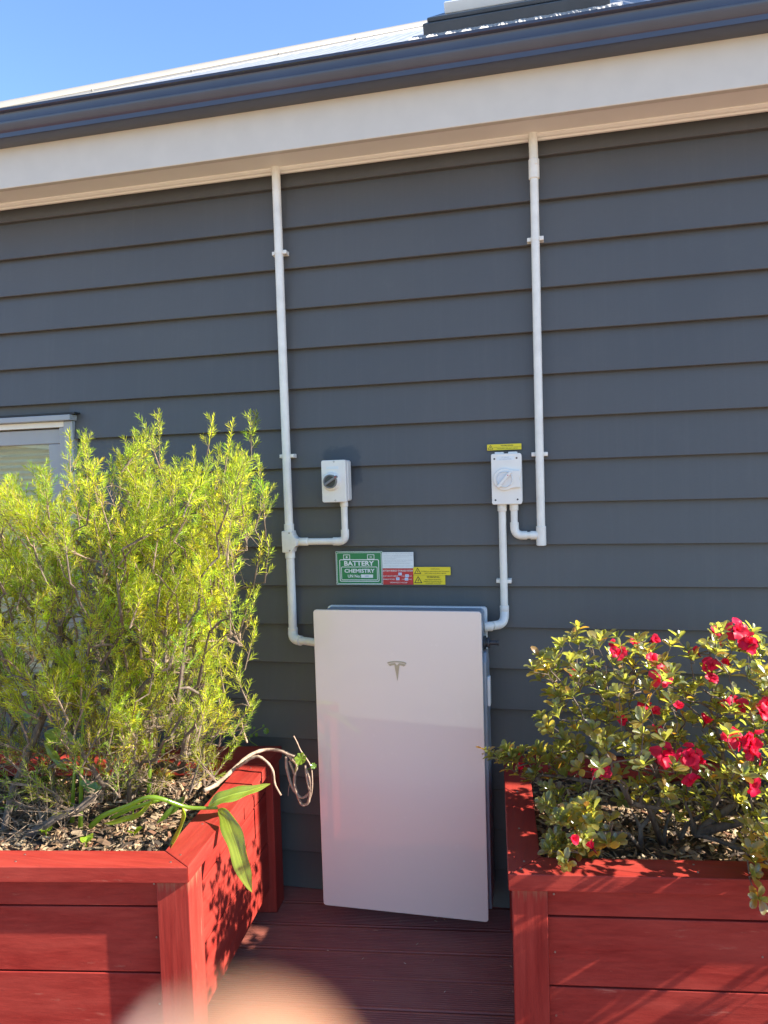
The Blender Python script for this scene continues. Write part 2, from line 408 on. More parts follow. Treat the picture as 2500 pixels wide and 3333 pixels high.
for x in np.arange(-1.9, 3.2, per * 3):
    for s in (.12,):
        xx = round(x / per) * per
        MB().lathe(roof_pt(xx, s, amp), nrm, [(.010, 0), (.010, .004), (.005, .005), (.005, .012)], 8).build('roof_screw', ROOF, ro)

# skylight on the slope
SY = .62
a, b = at(1381, 105, SY), at(1985, 18, SY)
SX0, SX1 = a.x, b.x
sl = thing('skylight', (0, 0, 0), 'skylight with slate metal kerb and pleated lead apron on the roof', 'skylight')
zroof = RZ0 + (SY - RY0) * RT
def slf(x, s, h): return Vector((x, SY, zroof)) + Vector((0, math.cos(RP), math.sin(RP))) * s + Vector((0, -math.sin(RP), math.cos(RP))) * h
def slbox(m, x0, x1, s0, s1, h0, h1, bev=.004): return m.box((x0, s0, h0), (x1, s1, h1), bev, frame=lambda p: slf(p.x, p.y, p.z))
slbox(MB(), SX0, SX1, 0, .98, .012, .085).build('kerb', SKYM, sl)
slbox(MB(), SX0 + .02, SX1 - .02, .012, .97, .086, .104).build('cladding', SKYM, sl)
slbox(slbox(slbox(MB(), SX0 + .09, SX1 - .09, .10, .16, .105, .150), SX0 + .09, SX0 + .15, .161, .9, .105, .150), SX1 - .15, SX1 - .09, .161, .9, .105, .150).build('sash', LIGHTBODY, sl)
slbox(MB(), SX0 + .15, SX1 - .15, .161, .9, .12, .128, 0).build('pane', GLASS, sl)
ap = MB(); n = 520; av = []
for i in range(n + 1):
    x = SX0 - .05 + (SX1 - SX0 + .1) * i / n
    w = .5 + .5 * math.sin(x * 330 + 2.5 * math.sin(x * 19)); w2 = math.cos(2 * math.pi * x / per)
    jag = .02 * math.sin(x * 47) + .012 * math.sin(x * 131)
    for j, (s, hh) in enumerate(((.01, .045), (-.05, .028), (-.14, .022), (-.235 + jag, .016))):
        av.append(slf(x, s, hh + (amp * w2 + .012 * w) * (0, .5, 1, 1.1)[j]))
ap.add(av, [(i * 4 + j, (i + 1) * 4 + j, (i + 1) * 4 + j + 1, i * 4 + j + 1) for i in range(n) for j in range(3)])
ap.build('pleated_apron', LEAD, sl)

# window
win = MB()
win.box((WX0, -.012, WZ0 - .05), (WX1 + .035, .05, WZ0), .003)
win.box((WX1 - .012, -.010, WZ0), (WX1 + .03, .05, WZ1 - .001), .003).box((WX0, -.010, WZ0), (WX0 + .03, .05, WZ1 - .001), .003)
wf = win.build('window_frame', ALU, house)
MB().box((WX0, -.034, WZ1), (-1.098, .03, WZ1 + .024), .003).build('head_flashing', ALU, wf)
MB().box((WX0, -.020, WZ1 + .026), (-1.083, .03, WZ1 + .034), .001).build('cover_strip', BLACK, wf)
MB().box((WX0 + .03, .0, WZ1 - .024), (WX1 - .013, .055, WZ1 - .0015)).build('reveal', SOFFIT, wf)
MB().box((WX1 - .044, .004, WZ0), (WX1 - .0125, .055, WZ1 - .025), .002).build('jamb', ALU, wf)
SXR = -1.187; STZ = WZ1 - .030
sa = MB().box((WX0 + .03, .022, STZ - .062), (SXR, .06, STZ), .003).box((SXR - .062, .023, WZ0), (SXR - .0005, .061, STZ - .063), .003).box((WX0 + .03, .023, WZ0), (WX0 + .09, .061, STZ - .063), .003).box((WX0 + .09, .0225, 1.28), (SXR - .063, .0605, 1.335), .003)
sa.build('sash', ALU, wf)
MB().box((WX0 + .02, .056, WZ0), (SXR + .004, .075, STZ + .006)).build('dark_gap', BLACK, wf) if False else None
MB().box((WX0 + .088, .042, WZ0 + .01), (SXR - .060, .046, STZ - .060)).build('pane', GLASS, wf)
z = STZ - .066; kk_ = 0
sb = MB().box((0, -.0006, -.0092), (.98, .0006, .0092)).mesh('blind_pleat'); sb.materials.append(BLIND)
while z > WZ0 + .03:
    o = bpy.data.objects.new('blind_pleat', sb); COL.objects.link(o); o.parent = wf; o.location = (WX0 + .1, .066, z); o.rotation_euler = (math.radians(-48 if kk_ % 2 else 48), 0, 0); z -= .0123; kk_ += 1
MB().box((WX0 + .03, .085, WZ0), (SXR + .02, .09, WZ1)).build('blind_backing', flat('blind_shadow_cloth', (.45, .41, .32), .8, .05), wf)

# ------------------------------------------------------------------ battery
BZ0, BZ1, BW, BF = .080, 1.185, .609, -.220
bat = thing('home_battery', (BW / 2, -.12, BZ0), 'tall white glass fronted home battery standing against the weatherboards', 'battery')
def rrect(x0, x1, z0, z1, r, n=6):
    pts = []
    for cx, cz, a0 in ((x1 - r, z1 - r, 0), (x0 + r, z1 - r, 90), (x0 + r, z0 + r, 180), (x1 - r, z0 + r, 270)):
        for i in range(n + 1):
            a = math.radians(a0 + 90 * i / n); pts.append((cx + r * math.cos(a), cz + r * math.sin(a)))
    return pts
def wallf(p): return Vector((p.x, -p.z, p.y))      # local xy on the wall, local z towards the viewer
MB().prism(rrect(0, BW, BZ0, BZ1, .012), .205, -BF, .0025, wallf).build('front_cover', COVER, bat, ang=20)
MB().prism(rrect(.008, BW - .004, BZ0 + .012, BZ1 - .018, .014), .052, .2045, .003, wallf).build('body', BODY, bat, ang=20)
MB().prism(rrect(.002, BW + .004, BZ0 + .02, BZ1 - .016, .012), .028, .0515, .002, wallf).build('rear_frame', LIGHTBODY, bat, ang=20)
MB().box((.03, -.0275, BZ0 + .05), (BW - .03, .004, BZ1 - .05)).build('wall_bracket', DARKP, bat)
# side cover with slanted top, pull tab and black switch on the right flank
zc = at(1572, 2115, -.12).z
MB().prism([(.062, BZ0 + .03), (.19, BZ0 + .03), (.19, zc - .03), (.165, zc), (.10, zc), (.062, zc - .045)], BW - .0035, BW + .010, .003, lambda p: Vector((p.z, -p.x, p.y))).build('side_cover', BODY, bat, ang=20)
zt0, zt1 = at(1576, 2290, -.15).z, at(1576, 2195, -.15).z
MB().prism([(.145, zt0), (.182, zt0), (.182, zt1 - .01), (.172, zt1), (.145, zt1 - .004)], BW + .0105, BW + .021, .003, lambda p: Vector((p.z, -p.x, p.y))).build('pull_tab', LIGHTBODY, bat)
kc = at(1582, 2090, -.12)
MB().lathe((BW - .003, -.125, kc.z), (1, 0, 0), [(.024, 0), (.024, .008), (.017, .009), (.017, .014), (.022, .015), (.022, .022), (.008, .023), (.008, .045), (.010, .047), (.010, .054)], 20).build('disconnect_knob', DARKP, bat, ang=40)
MB().box((-.008, -.10, at(1022, 2140, -.1).z - .012), (.006, -.085, at(1022, 2140, -.1).z + .012), .002).build('side_latch', LIGHTBODY, bat)
# emblem: arched bar over a tapering T
ec = at(1292, 2151.6, BF); S = .0700 / 160
def E_(x, y): return (ec.x + x * S, ec.z - y * S)
top = [E_(-80, 13), E_(-60, 6), E_(-30, 1.5), E_(0, 0), E_(30, 1.5), E_(60, 6), E_(80, 13), E_(76, 23), E_(56, 16), E_(28, 11.5), E_(0, 10), E_(-28, 11.5), E_(-56, 16), E_(-76, 23)]
low = [E_(-73, 28), E_(-52, 21), E_(-30, 17.5), E_(-17, 16.5), E_(0, 36), E_(17, 16.5), E_(30, 17.5), E_(52, 21), E_(73, 28), E_(58, 43), E_(42, 36), E_(30, 34), E_(21, 34), E_(0, 162), E_(-21, 34), E_(-30, 34), E_(-42, 36), E_(-58, 43)]
em = MB()
for poly in (top, low): em.prism(poly[::-1], -BF + .0004, -BF + .0016, 0, wallf)
fc = [c for c in bat.children if c.name.startswith('front_cover')][0]
em.build('emblem', EMBL, fc)

# ------------------------------------------------------------------ conduits
def arc(c, p0, p1, n=8):
    """quarter bend from p0 to p1 with corner c"""
    p0, p1, c = Vector(p0), Vector(p1), Vector(c)
    return [p0 * (1 - t) ** 2 + c * 2 * t * (1 - t) + p1 * t * t for t in np.linspace(0, 1, n)]
def pipe(par, a, b, r, name='pipe'): return MB().tube([a, b], r, 20).build(name, PVC, par, ang=40)
def coupling(par, a, b, r, name='coupling'):
    a, b = Vector(a), Vector(b); d = (b - a).normalized(); L = (b - a).length
    return MB().lathe(a, d, [(r * .93, 0), (r, .0015), (r, L - .0015), (r * .93, L)], 20).build(name, PVC, par, ang=40)
def flex(par, pts, r, step=.0042, name='flexible_hose'):
    pts = [Vector(p) for p in pts]; L = [0]
    for a, b in zip(pts, pts[1:]): L.append(L[-1] + (b - a).length)
    n = int(L[-1] / step * 4); out = []; rad = []
    for i in range(n + 1):
        s = L[-1] * i / n; j = max(k for k in range(len(pts)) if L[k] <= s + 1e-9); j = min(j, len(pts) - 2)
        out.append(pts[j].lerp(pts[j + 1], (s - L[j]) / (L[j + 1] - L[j]))); rad.append(r * (1, .985, .88, .985)[i % 4])
    return MB().tube(out, rad, 18).build(name, PVC, par, smooth=True)
def saddle(par, x, z, r, yc):
    w = r + .014
    m = MB().box((x - w, -.006, z - .008), (x + w, .006, z + .008), .0015).box((x + r - .001, yc - .004, z - .007), (x + w, -.0055, z + .007), .0015).box((x - w, yc + .004, z - .007), (x - r + .001, -.0055, z + .007), .0015)
    m.tube([(x, yc, z - .0075), (x, yc, z + .0075)], r + .0012, 20)
    return m.build('saddle', PVC, par, ang=40)
YC = -.026
# left run: soffit -> tee -> battery, with a branch to the small switch
cl = thing('conduit', (at(930, 1766, YC).x, YC, 1.1), 'white conduit run from the eave down to the left side of the battery', 'conduit')
pt, pm, pb = at(905, 540, YC), at(943, 1766, YC), at(949, 2000, YC)
xl = (pt.x + pm.x + pb.x) / 3 - .002
R1 = .0165
zt = at(943, 1705, YC).z; zb1, zb0 = at(943, 1727, YC).z, at(943, 1797, YC).z; zt2 = at(945, 1817, YC).z
pipe(cl, (xl, YC, zt - .005), (xl, YC, ZS + .004), R1)
coupling(cl, (xl, YC, zb1 - .004), (xl, YC, zt), R1 + .003); coupling(cl, (xl, YC, zt2), (xl, YC, zb0 + .004), R1 + .003)
zbr = at(990, 1763, YC).z
tb = MB().prism([(xl - .024, zb0), (xl + .019, zb0), (xl + .022, zb0 + .015), (xl + .031, zbr - .016), (xl + .038, zbr - .0145), (xl + .038, zbr + .0145), (xl + .031, zbr + .016), (xl + .022, zb1 - .015), (xl + .019, zb1), (xl - .024, zb1)], .002, .050, .003, wallf)
tb = tb.build('junction_tee', PVC, cl, ang=40)
for zz_ in (zb0 + .008, zb1 - .008): MB().lathe((xl + .008, -.0498, zz_), (0, -1, 0), [(.0032, 0), (.003, .0012)], 10).build('screw', STEEL, tb)
R2 = .0128
xb = at(1003, 1763, YC).x; xe = at(1122, 1700, YC).x
coupling(cl, (xl + .036, YC, zbr), (xb, YC, zbr), R2 + .0030)
xel = at(1085, 1764, YC).x; ze1 = at(1122, 1724, YC).z
pipe(cl, (xb - .003, YC, zbr), (xel + .004, YC, zbr), R2)
MB().tube([(xel, YC, zbr), (xel + .018, YC, zbr)] + arc((xe, YC, zbr), (xel + .020, YC, zbr), (xe, YC, ze1 - .02)) + [(xe, YC, ze1)], R2 + .003, 20).build('elbow', PVC, cl, ang=50)
zi = at(1122, 1636, -.04).z
pipe(cl, (xe, YC, ze1 - .003), (xe, YC, zi - .01), R2); coupling(cl, (xe, YC, zi - .016), (xe, YC, zi + .004), R2 + .0032)
zel = at(948, 2043, YC).z; zfl = at(967, 2080, YC).z
pipe(cl, (xl, YC, zel - .004), (xl, YC, zt2 + .004), R1)
yf = -.060
MB().tube([(xl, YC, zel), (xl, YC, zel - .012)] + arc((xl, YC - .012, zfl), (xl, YC, zel - .014), (xl + .034, YC - .022, zfl)) + [(xl + .042, YC - .026, zfl)], R1 + .003, 20).build('elbow', PVC, cl, ang=50)
flex(cl, [(xl + .034, YC - .022, zfl), (xl + .06, yf + .004, zfl), (.012, yf - .045, zfl + .001)], R1 - .001)
saddle(cl, xl, at(917, 821, YC).z, R1, YC); saddle(cl, xl, at(940, 1484, YC).z, R1, YC)

# right run: corrugated hose from the soffit, pipe, tee, bend up into the right switch
cr = thing('conduit', (at(1750, 1700, YC).x, YC, 1.5), 'white conduit run from the eave through corrugated hose to the right switch', 'conduit')
xr = (at(1737, 470, YC).x + at(1745, 900, YC).x + at(1760, 1690, YC).x) / 3
z1, z2 = at(1737, 520, YC).z, at(1738, 583, YC).z
flex(cr, [(xr - .002, YC, ZS + .004), (xr, YC, z1 - .004)], R1 - .0005); coupling(cr, (xr, YC, z2), (xr, YC, z1), R1 + .0025)
MB().box((xr + .004, YC - .0200, z1 - .022), (xr + .012, YC - .0150, z1 - .006), .001).build('coupling_clip', PVC, cr)
z3, z4 = at(1761, 1712, YC).z, at(1761, 1776, YC).z
R3 = .0150
pipe(cr, (xr, YC, z3 - .004), (xr, YC, z2 + .004), R3)
zbr2 = at(1735, 1742, YC).z
tee = MB().lathe((xr, YC, z4), (0, 0, 1), [(R3 * .9, 0), (R3 + .003, .002), (R3 + .003, z3 - z4 - .001), (R3, z3 - z4)], 20)
x5 = at(1727, 1742, YC).x; x6 = at(1674, 1690, YC).x; x7 = at(1716, 1742, YC).x
tee.lathe((xr - .004, YC, zbr2), (-1, 0, 0), [(R2 + .003, 0), (R2 + .003, xr - .004 - x5)], 20).build('tee', PVC, cr, ang=40)
pipe(cr, (x5 + .002, YC, zbr2), (x7 - .003, YC, zbr2), R2)
z6 = at(1674, 1700, YC).z
MB().tube([(x7, YC, zbr2), (x7 - .014, YC, zbr2)] + arc((x6, YC, zbr2), (x7 - .016, YC, zbr2), (x6, YC, z6 - .016)) + [(x6, YC, z6)], R2 + .003, 20).build('elbow', PVC, cr, ang=50)
zi2 = at(1674, 1644, -.04).z
pipe(cr, (x6, YC, z6 - .003), (x6, YC, zi2 - .012), R2); coupling(cr, (x6, YC, zi2 - .02), (x6, YC, zi2 + .004), R2 + .0032)
saddle(cr, xr, at(1743, 777, YC).z, R3, YC); saddle(cr, xr, at(1757, 1478, YC).z, R3, YC)

# middle run: right switch down to the battery's right flank
cm = thing('conduit', (at(1640, 1850, YC).x, YC, 1.1), 'short white conduit from the right switch down to the right side of the battery', 'conduit')
xm = (at(1634, 1700, YC).x + at(1643, 1960, YC).x) / 2
pipe(cm, (xm, YC, at(1643, 1975, YC).z), (xm, YC, zi2 - .012), R2 + .001); coupling(cm, (xm, YC, zi2 - .022), (xm, YC, zi2 + .004), R2 + .0042)
MB().box((xm - .008, YC - .0185, zi2 - .012), (xm + .008, YC - .014, zi2 - .004), .001).build('coupling_clip', PVC, cm)
z7, z8 = at(1643, 1971, YC).z, at(1643, 2028, YC).z
saddle(cm, xm, at(1641, 1892, YC).z, R2 + .001, YC)
coupling(cm, (xm, YC, z7 - .022), (xm, YC, z7), R2 + .004)
ym = -.075
MB().tube([(xm, YC, z7 - .02), (xm, YC - .003, z7 - .03)] + arc((xm, -.05, z8), (xm, YC - .006, z7 - .034), (xm - .026, ym + .010, z8)) + [(xm - .040, ym, z8)], R2 + .0035, 20).build('elbow', PVC, cm, ang=50)
MB().tube([(xm - .036, ym + .002, z8), (BW - .02, ym - .02, z8)], R2 + .001, 20).build('pipe', PVC, cm, ang=40)
coupling(cm, (BW + .026, ym - .012, z8), (BW - .004, ym - .022, z8), R2 + .0045)

# ------------------------------------------------------------------ isolator switches
def text(par, s, cx, cz, w, h, y, mat, bold=0.0, name='lettering', off=(0, 0)):
    cu = bpy.data.curves.new('t', 'FONT'); cu.body = s; cu.size = 1; cu.align_x = 'LEFT'; cu.offset = bold; cu.extrude = .0; cu.resolution_u = 2; cu.space_line = 1.0
    ob = bpy.data.objects.new('t', cu); COL.objects.link(ob); bpy.context.view_layer.update()
    me = bpy.data.meshes.new_from_object(ob.evaluated_get(bpy.context.evaluated_depsgraph_get()))
    bpy.data.objects.remove(ob); bpy.data.curves.remove(cu)
    co = np.array([v.co[:] for v in me.vertices]); lo, hi = co.min(0), co.max(0); r = root_loc(par)
    out = np.empty_like(co)
    out[:, 0] = cx + ((co[:, 0] - lo[0]) / (hi[0] - lo[0]) - .5) * w - r.x
    out[:, 2] = cz + ((co[:, 1] - lo[1]) / (hi[1] - lo[1]) - .5) * h - r.z
    out[:, 1] = y - r.y
    me.vertices.foreach_set('co', out.ravel()); me.materials.clear(); me.materials.append(mat); me.update()
    me.update(); o = bpy.data.objects.new(name, me); COL.objects.link(o); o.parent = par; return o

# left switch: deep grey-white box with black dial
D = .070
p0, p1 = at(1049, 1636, -D), at(1124, 1496, -D)
sw = thing('isolator_switch', ((p0.x + p1.x) / 2, 0, p0.z), 'small white switch box with black rotary dial, left above the signs', 'switch', 'rotary isolator switches on the wall')
MB().prism(rrect(p0.x + .004, p1.x + .002, p0.z + .002, p1.z - .001, .010), .001, .044, .002, wallf).build('back_box', ABS, sw, ang=20)
MB().prism(rrect(p0.x, p1.x, p0.z, p1.z, .008), .0445, D, .003, wallf).build('lid', ABS, sw, ang=20)
dc = at(1080, 1567, -D)
MB().lathe((dc.x, -D + .001, dc.z), (0, -1, 0), [(.037, 0), (.034, .008), (.0315, .017), (.0295, .018)], 32).build('collar', ABS, sw, ang=40)
dl = MB().lathe((dc.x, -D - .0175, dc.z), (0, -1, 0), [(.0265, 0), (.0265, .008), (.025, .010), (.0225, .010), (.021, .006), (.001, .006)], 32).build('dial', GREYP, sw, ang=40)
MB().lathe((dc.x, -D - .0240, dc.z), (0, -1, 0), [(.0205, 0), (.0005, .0003)], 24).build('dial_face', DARKP, dl)
def bar(cx, cz, y, L0, L1, w, t, ang, mat, par, name):
    ca, sa_ = math.cos(ang), math.sin(ang)
    MB().box((-L0, -w, 0), (L1, w, t), .0012, lambda p: Vector((cx + p.x * ca - p.y * sa_, y - p.z, cz + p.x * sa_ + p.y * ca))).build(name, mat, par)
bar(dc.x, dc.z, -D - .0235, .025, .036, .0042, .012, math.radians(33), GREYP, dl, 'handle')
bar(dc.x + .026 * math.cos(.576), dc.z + .026 * math.sin(.576), -D - .0356, .001, .008, .0028, .0004, math.radians(33), flat('faded_red_mark', (.32, .10, .09), .5), dl, 'mark')
MB().box((dc.x - .020, -D - .0012, p1.z - .034), (dc.x + .028, -D + .001, p1.z - .024), .0008).build('label_plate', SWHITE, sw)
for px, py in ((1086.5, 1502.5), (1092, 1629)):
    c = at(px, py, -D); MB().lathe((c.x, -D + .0005, c.z), (0, -1, 0), [(.0034, 0), (.0034, .001), (.0022, .0012), (.0018, .0004)], 12).build('screw', STEEL, sw)

# right switch: white dial in a keyhole collar
D = .058
p0, p1 = at(1601.5, 1643, -D), at(1696, 1474, -D)
sr = thing('isolator_switch', ((p0.x + p1.x) / 2, 0, p0.z), 'white switch box with white rotary dial under the single warning sign', 'switch', 'rotary isolator switches on the wall')
MB().prism(rrect(p0.x + .003, p1.x + .001, p0.z + .003, p1.z - .001, .008), .001, .034, .002, wallf).build('back_box', ABS, sr, ang=20)
MB().prism(rrect(p0.x, p1.x, p0.z, p1.z, .007), .0345, D, .003, wallf).build('lid', ABS, sr, ang=20)
for px in (1625, 1669):
    c = at(px, 1474, -.035); MB().box((c.x - .016, -.046, p1.z - .004), (c.x + .016, -.012, p1.z + .006), .002).build('knockout_cap', ABS, sr)
dc = at(1643, 1560, -D); rr = .0395
pl = [(dc.x + rr * math.cos(a), dc.z + rr * math.sin(a)) for a in np.linspace(math.radians(58), math.radians(302), 28)]
pl += [(dc.x + .034, dc.z - .031), (p1.x - .004, dc.z - .031), (p1.x - .004, dc.z - .010), (p1.x - .009, dc.z - .004), (p1.x - .009, dc.z + .004), (p1.x - .004, dc.z + .010), (p1.x - .004, dc.z + .031), (dc.x + .034, dc.z + .031)]
MB().prism(pl, D - .001, D + .011, .002, wallf).build('collar', ABS, sr, ang=20)
dl = MB().lathe((dc.x, -D - .0105, dc.z), (0, -1, 0), [(.0300, 0), (.0300, .004), (.0285, .0055), (.0272, .0055), (.0262, .002), (.001, .002)], 32).build('dial', LIGHTBODY, sr, ang=40)
bar(dc.x, dc.z, -D - .0122, .036, .034, .0050, .014, math.radians(49), ABS, dl, 'handle')
c49 = math.radians(49)
MB().lathe((dc.x + .019 * math.cos(c49), -D - .0260, dc.z + .019 * math.sin(c49)), (0, -1, 0), [(.0022, 0), (.0018, .0005)], 12).build('red_dot', SRED, dl)
for px, py in ((1609, 1494), (1681.5, 1490.5), (1613, 1628), (1685, 1625.5)):
    c = at(px, py, -D); MB().lathe((c.x, -D + .0005, c.z), (0, -1, 0), [(.0034, 0), (.0034, .0009), (.002, .001)], 12).build('screw_hole', BLACK, sr)
c = at(1645, 1491.5, -D)
lb = MB().box((c.x - .032, -D - .0008, c.z - .007), (c.x + .032, -D + .001, c.z + .007)).build('label_plate', SWHITE, sr)
text(lb, 'PV ARRAY', c.x, c.z + .0032, .026, .0040, -D - .0011, FAINT); text(lb, 'DC ISOLATOR', c.x, c.z - .0032, .042, .0042, -D - .0011, FAINT)
c = at(1647, 1506, -D)
lb = MB().box((c.x - .034, -D - .0006, c.z - .010), (c.x + .034, -D + .001, c.z + .010)).build('embossed_plate', ABS, sr)
text(lb, 'PV ARRAY', c.x, c.z + .0042, .030, .0044, -D - .0009, ABS); text(lb, 'DC ISOLATOR', c.x, c.z - .0042, .046, .0048, -D - .0009, ABS)

# ------------------------------------------------------------------ signs on the boards
YS = -.0045
def sign(name, px0, py0, px1, py1, mat, label, cat='sign', y=YS, tilt=0.0, group=None):
    a, b = at(px0, py1, y), at(px1, py0, y)
    t = thing(name, ((a.x + b.x) / 2, 0, a.z), label, cat, group)
    MB().prism(rrect(a.x, b.x, a.z, b.z, .0015, 2), .0002, -y, 0, wallf).build('plate', mat, t)
    return t, a.x, b.x, a.z, b.z
def outline(par, x0, x1, z0, z1, r, w, y, mat, name='border'):
    o_, i_ = rrect(x0, x1, z0, z1, r), rrect(x0 + w, x1 - w, z0 + w, z1 - w, max(r - w, .0008)); n = len(o_)
    m = MB().add([(x, y, z) for x, z in o_ + i_], [(i, (i + 1) % n, n + (i + 1) % n, n + i) for i in range(n)]); return m.build(name, mat, par)
def tri(par, cx, cz, s, y, mat, bg):
    def T(k): return [(cx + k * s * math.cos(a), cz + k * s * math.sin(a)) for a in (math.pi / 2, math.pi * 7 / 6, math.pi * 11 / 6)]
    o = MB().add([(x, y, z) for x, z in T(1) + T(.72)], [(i, (i + 1) % 3, 3 + (i + 1) % 3, 3 + i) for i in range(3)]).build('hazard_triangle', mat, par)
    b = [(.02, .42), (.16, .42), (.06, .12), (.17, .12), (-.06, -.38), (.0, -.05), (-.13, -.05)]
    MB().add([(cx + x * s * .85, y, cz + z * s * .85) for x, z in b], [tuple(range(7))]).build('lightning_bolt', mat, o)

y1 = YS - .0006
t, x0, x1, z0, z1 = sign('battery_sign', 1096, 1794, 1244, 1902.5, GREEN, 'green sign with white battery outline reading BATTERY CHEMISTRY', 'sign')
W, H = x1 - x0, z1 - z0
X = lambda u: x0 + W * u
Zf = lambda v: z1 - H * v
outline(t, X(.0), X(1), Zf(1), Zf(0), .002, .0014, y1, SWHITE); outline(t, X(.018), X(.98), Zf(.975), Zf(.035), .006, .0018, y1, SWHITE)
outline(t, X(.075), X(.925), Zf(.91), Zf(.24), .006, .0030, y1, SWHITE, 'battery_outline'); outline(t, X(.11), X(.89), Zf(.865), Zf(.46), .005, .0024, y1, SWHITE, 'panel_outline')
for u0, u1, s in ((.165, .31, '+'), (.68, .83, '-')):
    outline(t, X(u0), X(u1), Zf(.24), Zf(.095), .001, .0022, y1, SWHITE, 'terminal')
    cx, cz = X((u0 + u1) / 2), Zf(.172)
    m = MB().box((cx - .0045, y1 - .0002, cz - .0013), (cx + .0045, y1, cz + .0013))
    if s == '+': m.box((cx - .0013, y1 - .0004, cz - .0045), (cx + .0013, y1 - .0003, cz + .0045))
    m.build('terminal_mark', SWHITE, t)
text(t, 'BATTERY', X(.50), Zf(.36), W * .64, H * .145, y1, SWHITE, .03); text(t, 'CHEMISTRY', X(.505), Zf(.585), W * .65, H * .118, y1, SWHITE, .03)
text(t, 'UN No:', X(.385), Zf(.745), W * .27, H * .093, y1, SWHITE, .028)
MB().box((X(.535), y1 - .0003, Zf(.795)), (X(.79), y1 + .0004, Zf(.695))).build('number_panel', SWHITE, t); text(t, '3480', X(.66), Zf(.745), W * .085, H * .05, y1 - .0006, PENC)

t, x0, x1, z0, z1 = sign('instruction_sign', 1244.8, 1797, 1345, 1849.6, SWHITE, 'white sign of faint small print right of the green battery sign', 'sign')
W, H = x1 - x0, z1 - z0
for v, s, u0, u1 in ((.08, 'BATTERY ISOLATION AND SHUTDOWN PROCEDURE', .03, .97), (.20, 'SHUT DOWN THE INVERTER AND OPEN THE BATTERY', .05, .98), (.30, 'ISOLATOR THEN TURN OFF THE MAIN SWITCH', .05, .85), (.40, 'FOR THE SYSTEM', .05, .44), (.50, 'START UP BY CLOSING THE BATTERY ISOLATOR AND', .05, .97), (.60, 'MAIN SWITCH THEN THE INVERTER', .05, .77), (.70, 'REFER TO THE OPERATING MANUAL SUPPLIED', .05, .9), (.86, 'DO NOT OPEN THE BATTERY WHILE IT IS ENERGISED', .03, .97)):
    text(t, s, x0 + W * (u0 + u1) / 2, z1 - H * v, W * (u1 - u0), H * .052, y1, FAINT)
t, x0, x1, z0, z1 = sign('storage_system_sign', 1244.8, 1850.2, 1345, 1902.5, SRED, 'red sign reading BATTERY ENERGY STORAGE SYSTEM below the white one', 'sign')
W, H = x1 - x0, z1 - z0; X = lambda u: x0 + W * u; Zf = lambda v: z1 - H * v
for s, u0, u1, v, h, bo in (('BATTERY ENERGY STORAGE SYSTEM', .02, .98, .14, .105, .012), ('SHORT CIRCUIT CURRENT', .02, .52, .47, .075, .012), ('A A.C.', .63, .75, .47, .075, .01), ('A D.C.', .85, .96, .47, .075, .01), ('MAXIMUM VOLTAGE', .02, .40, .67, .075, .012), ('V A.C.', .63, .74, .67, .075, .01), ('V D.C.', .84, .96, .67, .075, .01), ('HAZARDOUS D.C. VOLTAGE', .25, .80, .87, .075, .012)):
    text(t, s, X((u0 + u1) / 2), Zf(v), W * (u1 - u0), H * h, y1, SWHITE, bo)
for u, v, s in ((.58, .34, '10KA'), (.80, .45, '32'), (.50, .64, '230'), (.78, .66, '600')):
    MB().box((X(u) - W * .055, y1 - .0005, Zf(v) - H * .085), (X(u) + W * .055, y1 - .0001, Zf(v) + H * .085)).build('value_tag', SBLUE, t); text(t, s, X(u), Zf(v), W * .075, H * .07, y1 - .0008, PENC)
def warn(px0, py0, px1, py1, label, lines, tx, fade=False, tilt=0):
    t, x0, x1, z0, z1 = sign('warning_sign', px0, py0, px1, py1, SYEL, label, 'sign', group='yellow warning signs')
    W, H = x1 - x0, z1 - z0
    tri(t, x0 + H * .56, z0 + H * .42, H * .52, y1, INK, SYEL)
    for s, u0, u1, v, h, mt in lines: text(t, s, x0 + W * (u0 + u1) / 2, z1 - H * v, W * (u1 - u0), H * h, y1, mt, .012)
    return t
OLV = flat('sign_faded_print', (.30, .23, .03), .5, .1)
warn(1345.4, 1845.6, 1466, 1872, 'long yellow warning sign with faded heading, right of the white sign', [('WARNING', .47, .71, .24, .16, OLV), ('PV ARRAY D.C. ISOLATORS DO NOT DE-ENERGISE', .22, .97, .53, .11, INK), ('THE PV ARRAY AND ARRAY CABLING', .31, .88, .77, .11, INK)], 0)
warn(1345.4, 1872.8, 1449, 1902.5, 'shorter yellow warning sign directly above the battery, right of the red sign', [('WARNING', .43, .82, .17, .22, INK), ('ISOLATION OF THE BATTERY', .37, .87, .46, .10, INK), ('INVERTER AC ISOLATOR WILL NOT', .33, .91, .65, .10, INK), ('DE-ENERGISE THE BATTERY', .39, .87, .84, .10, INK)], 0)
tw = warn(1586, 1443, 1697, 1466.5, 'lone yellow warning sign above the right switch box', [('WARNING', .39, .76, .24, .20, INK), ('PV ARRAY D.C. ISOLATORS DO NOT DE-ENERGISE', .19, .98, .52, .11, OLV), ('THE PV ARRAY AND ARRAY CABLING', .29, .89, .77, .11, INK)], 0)

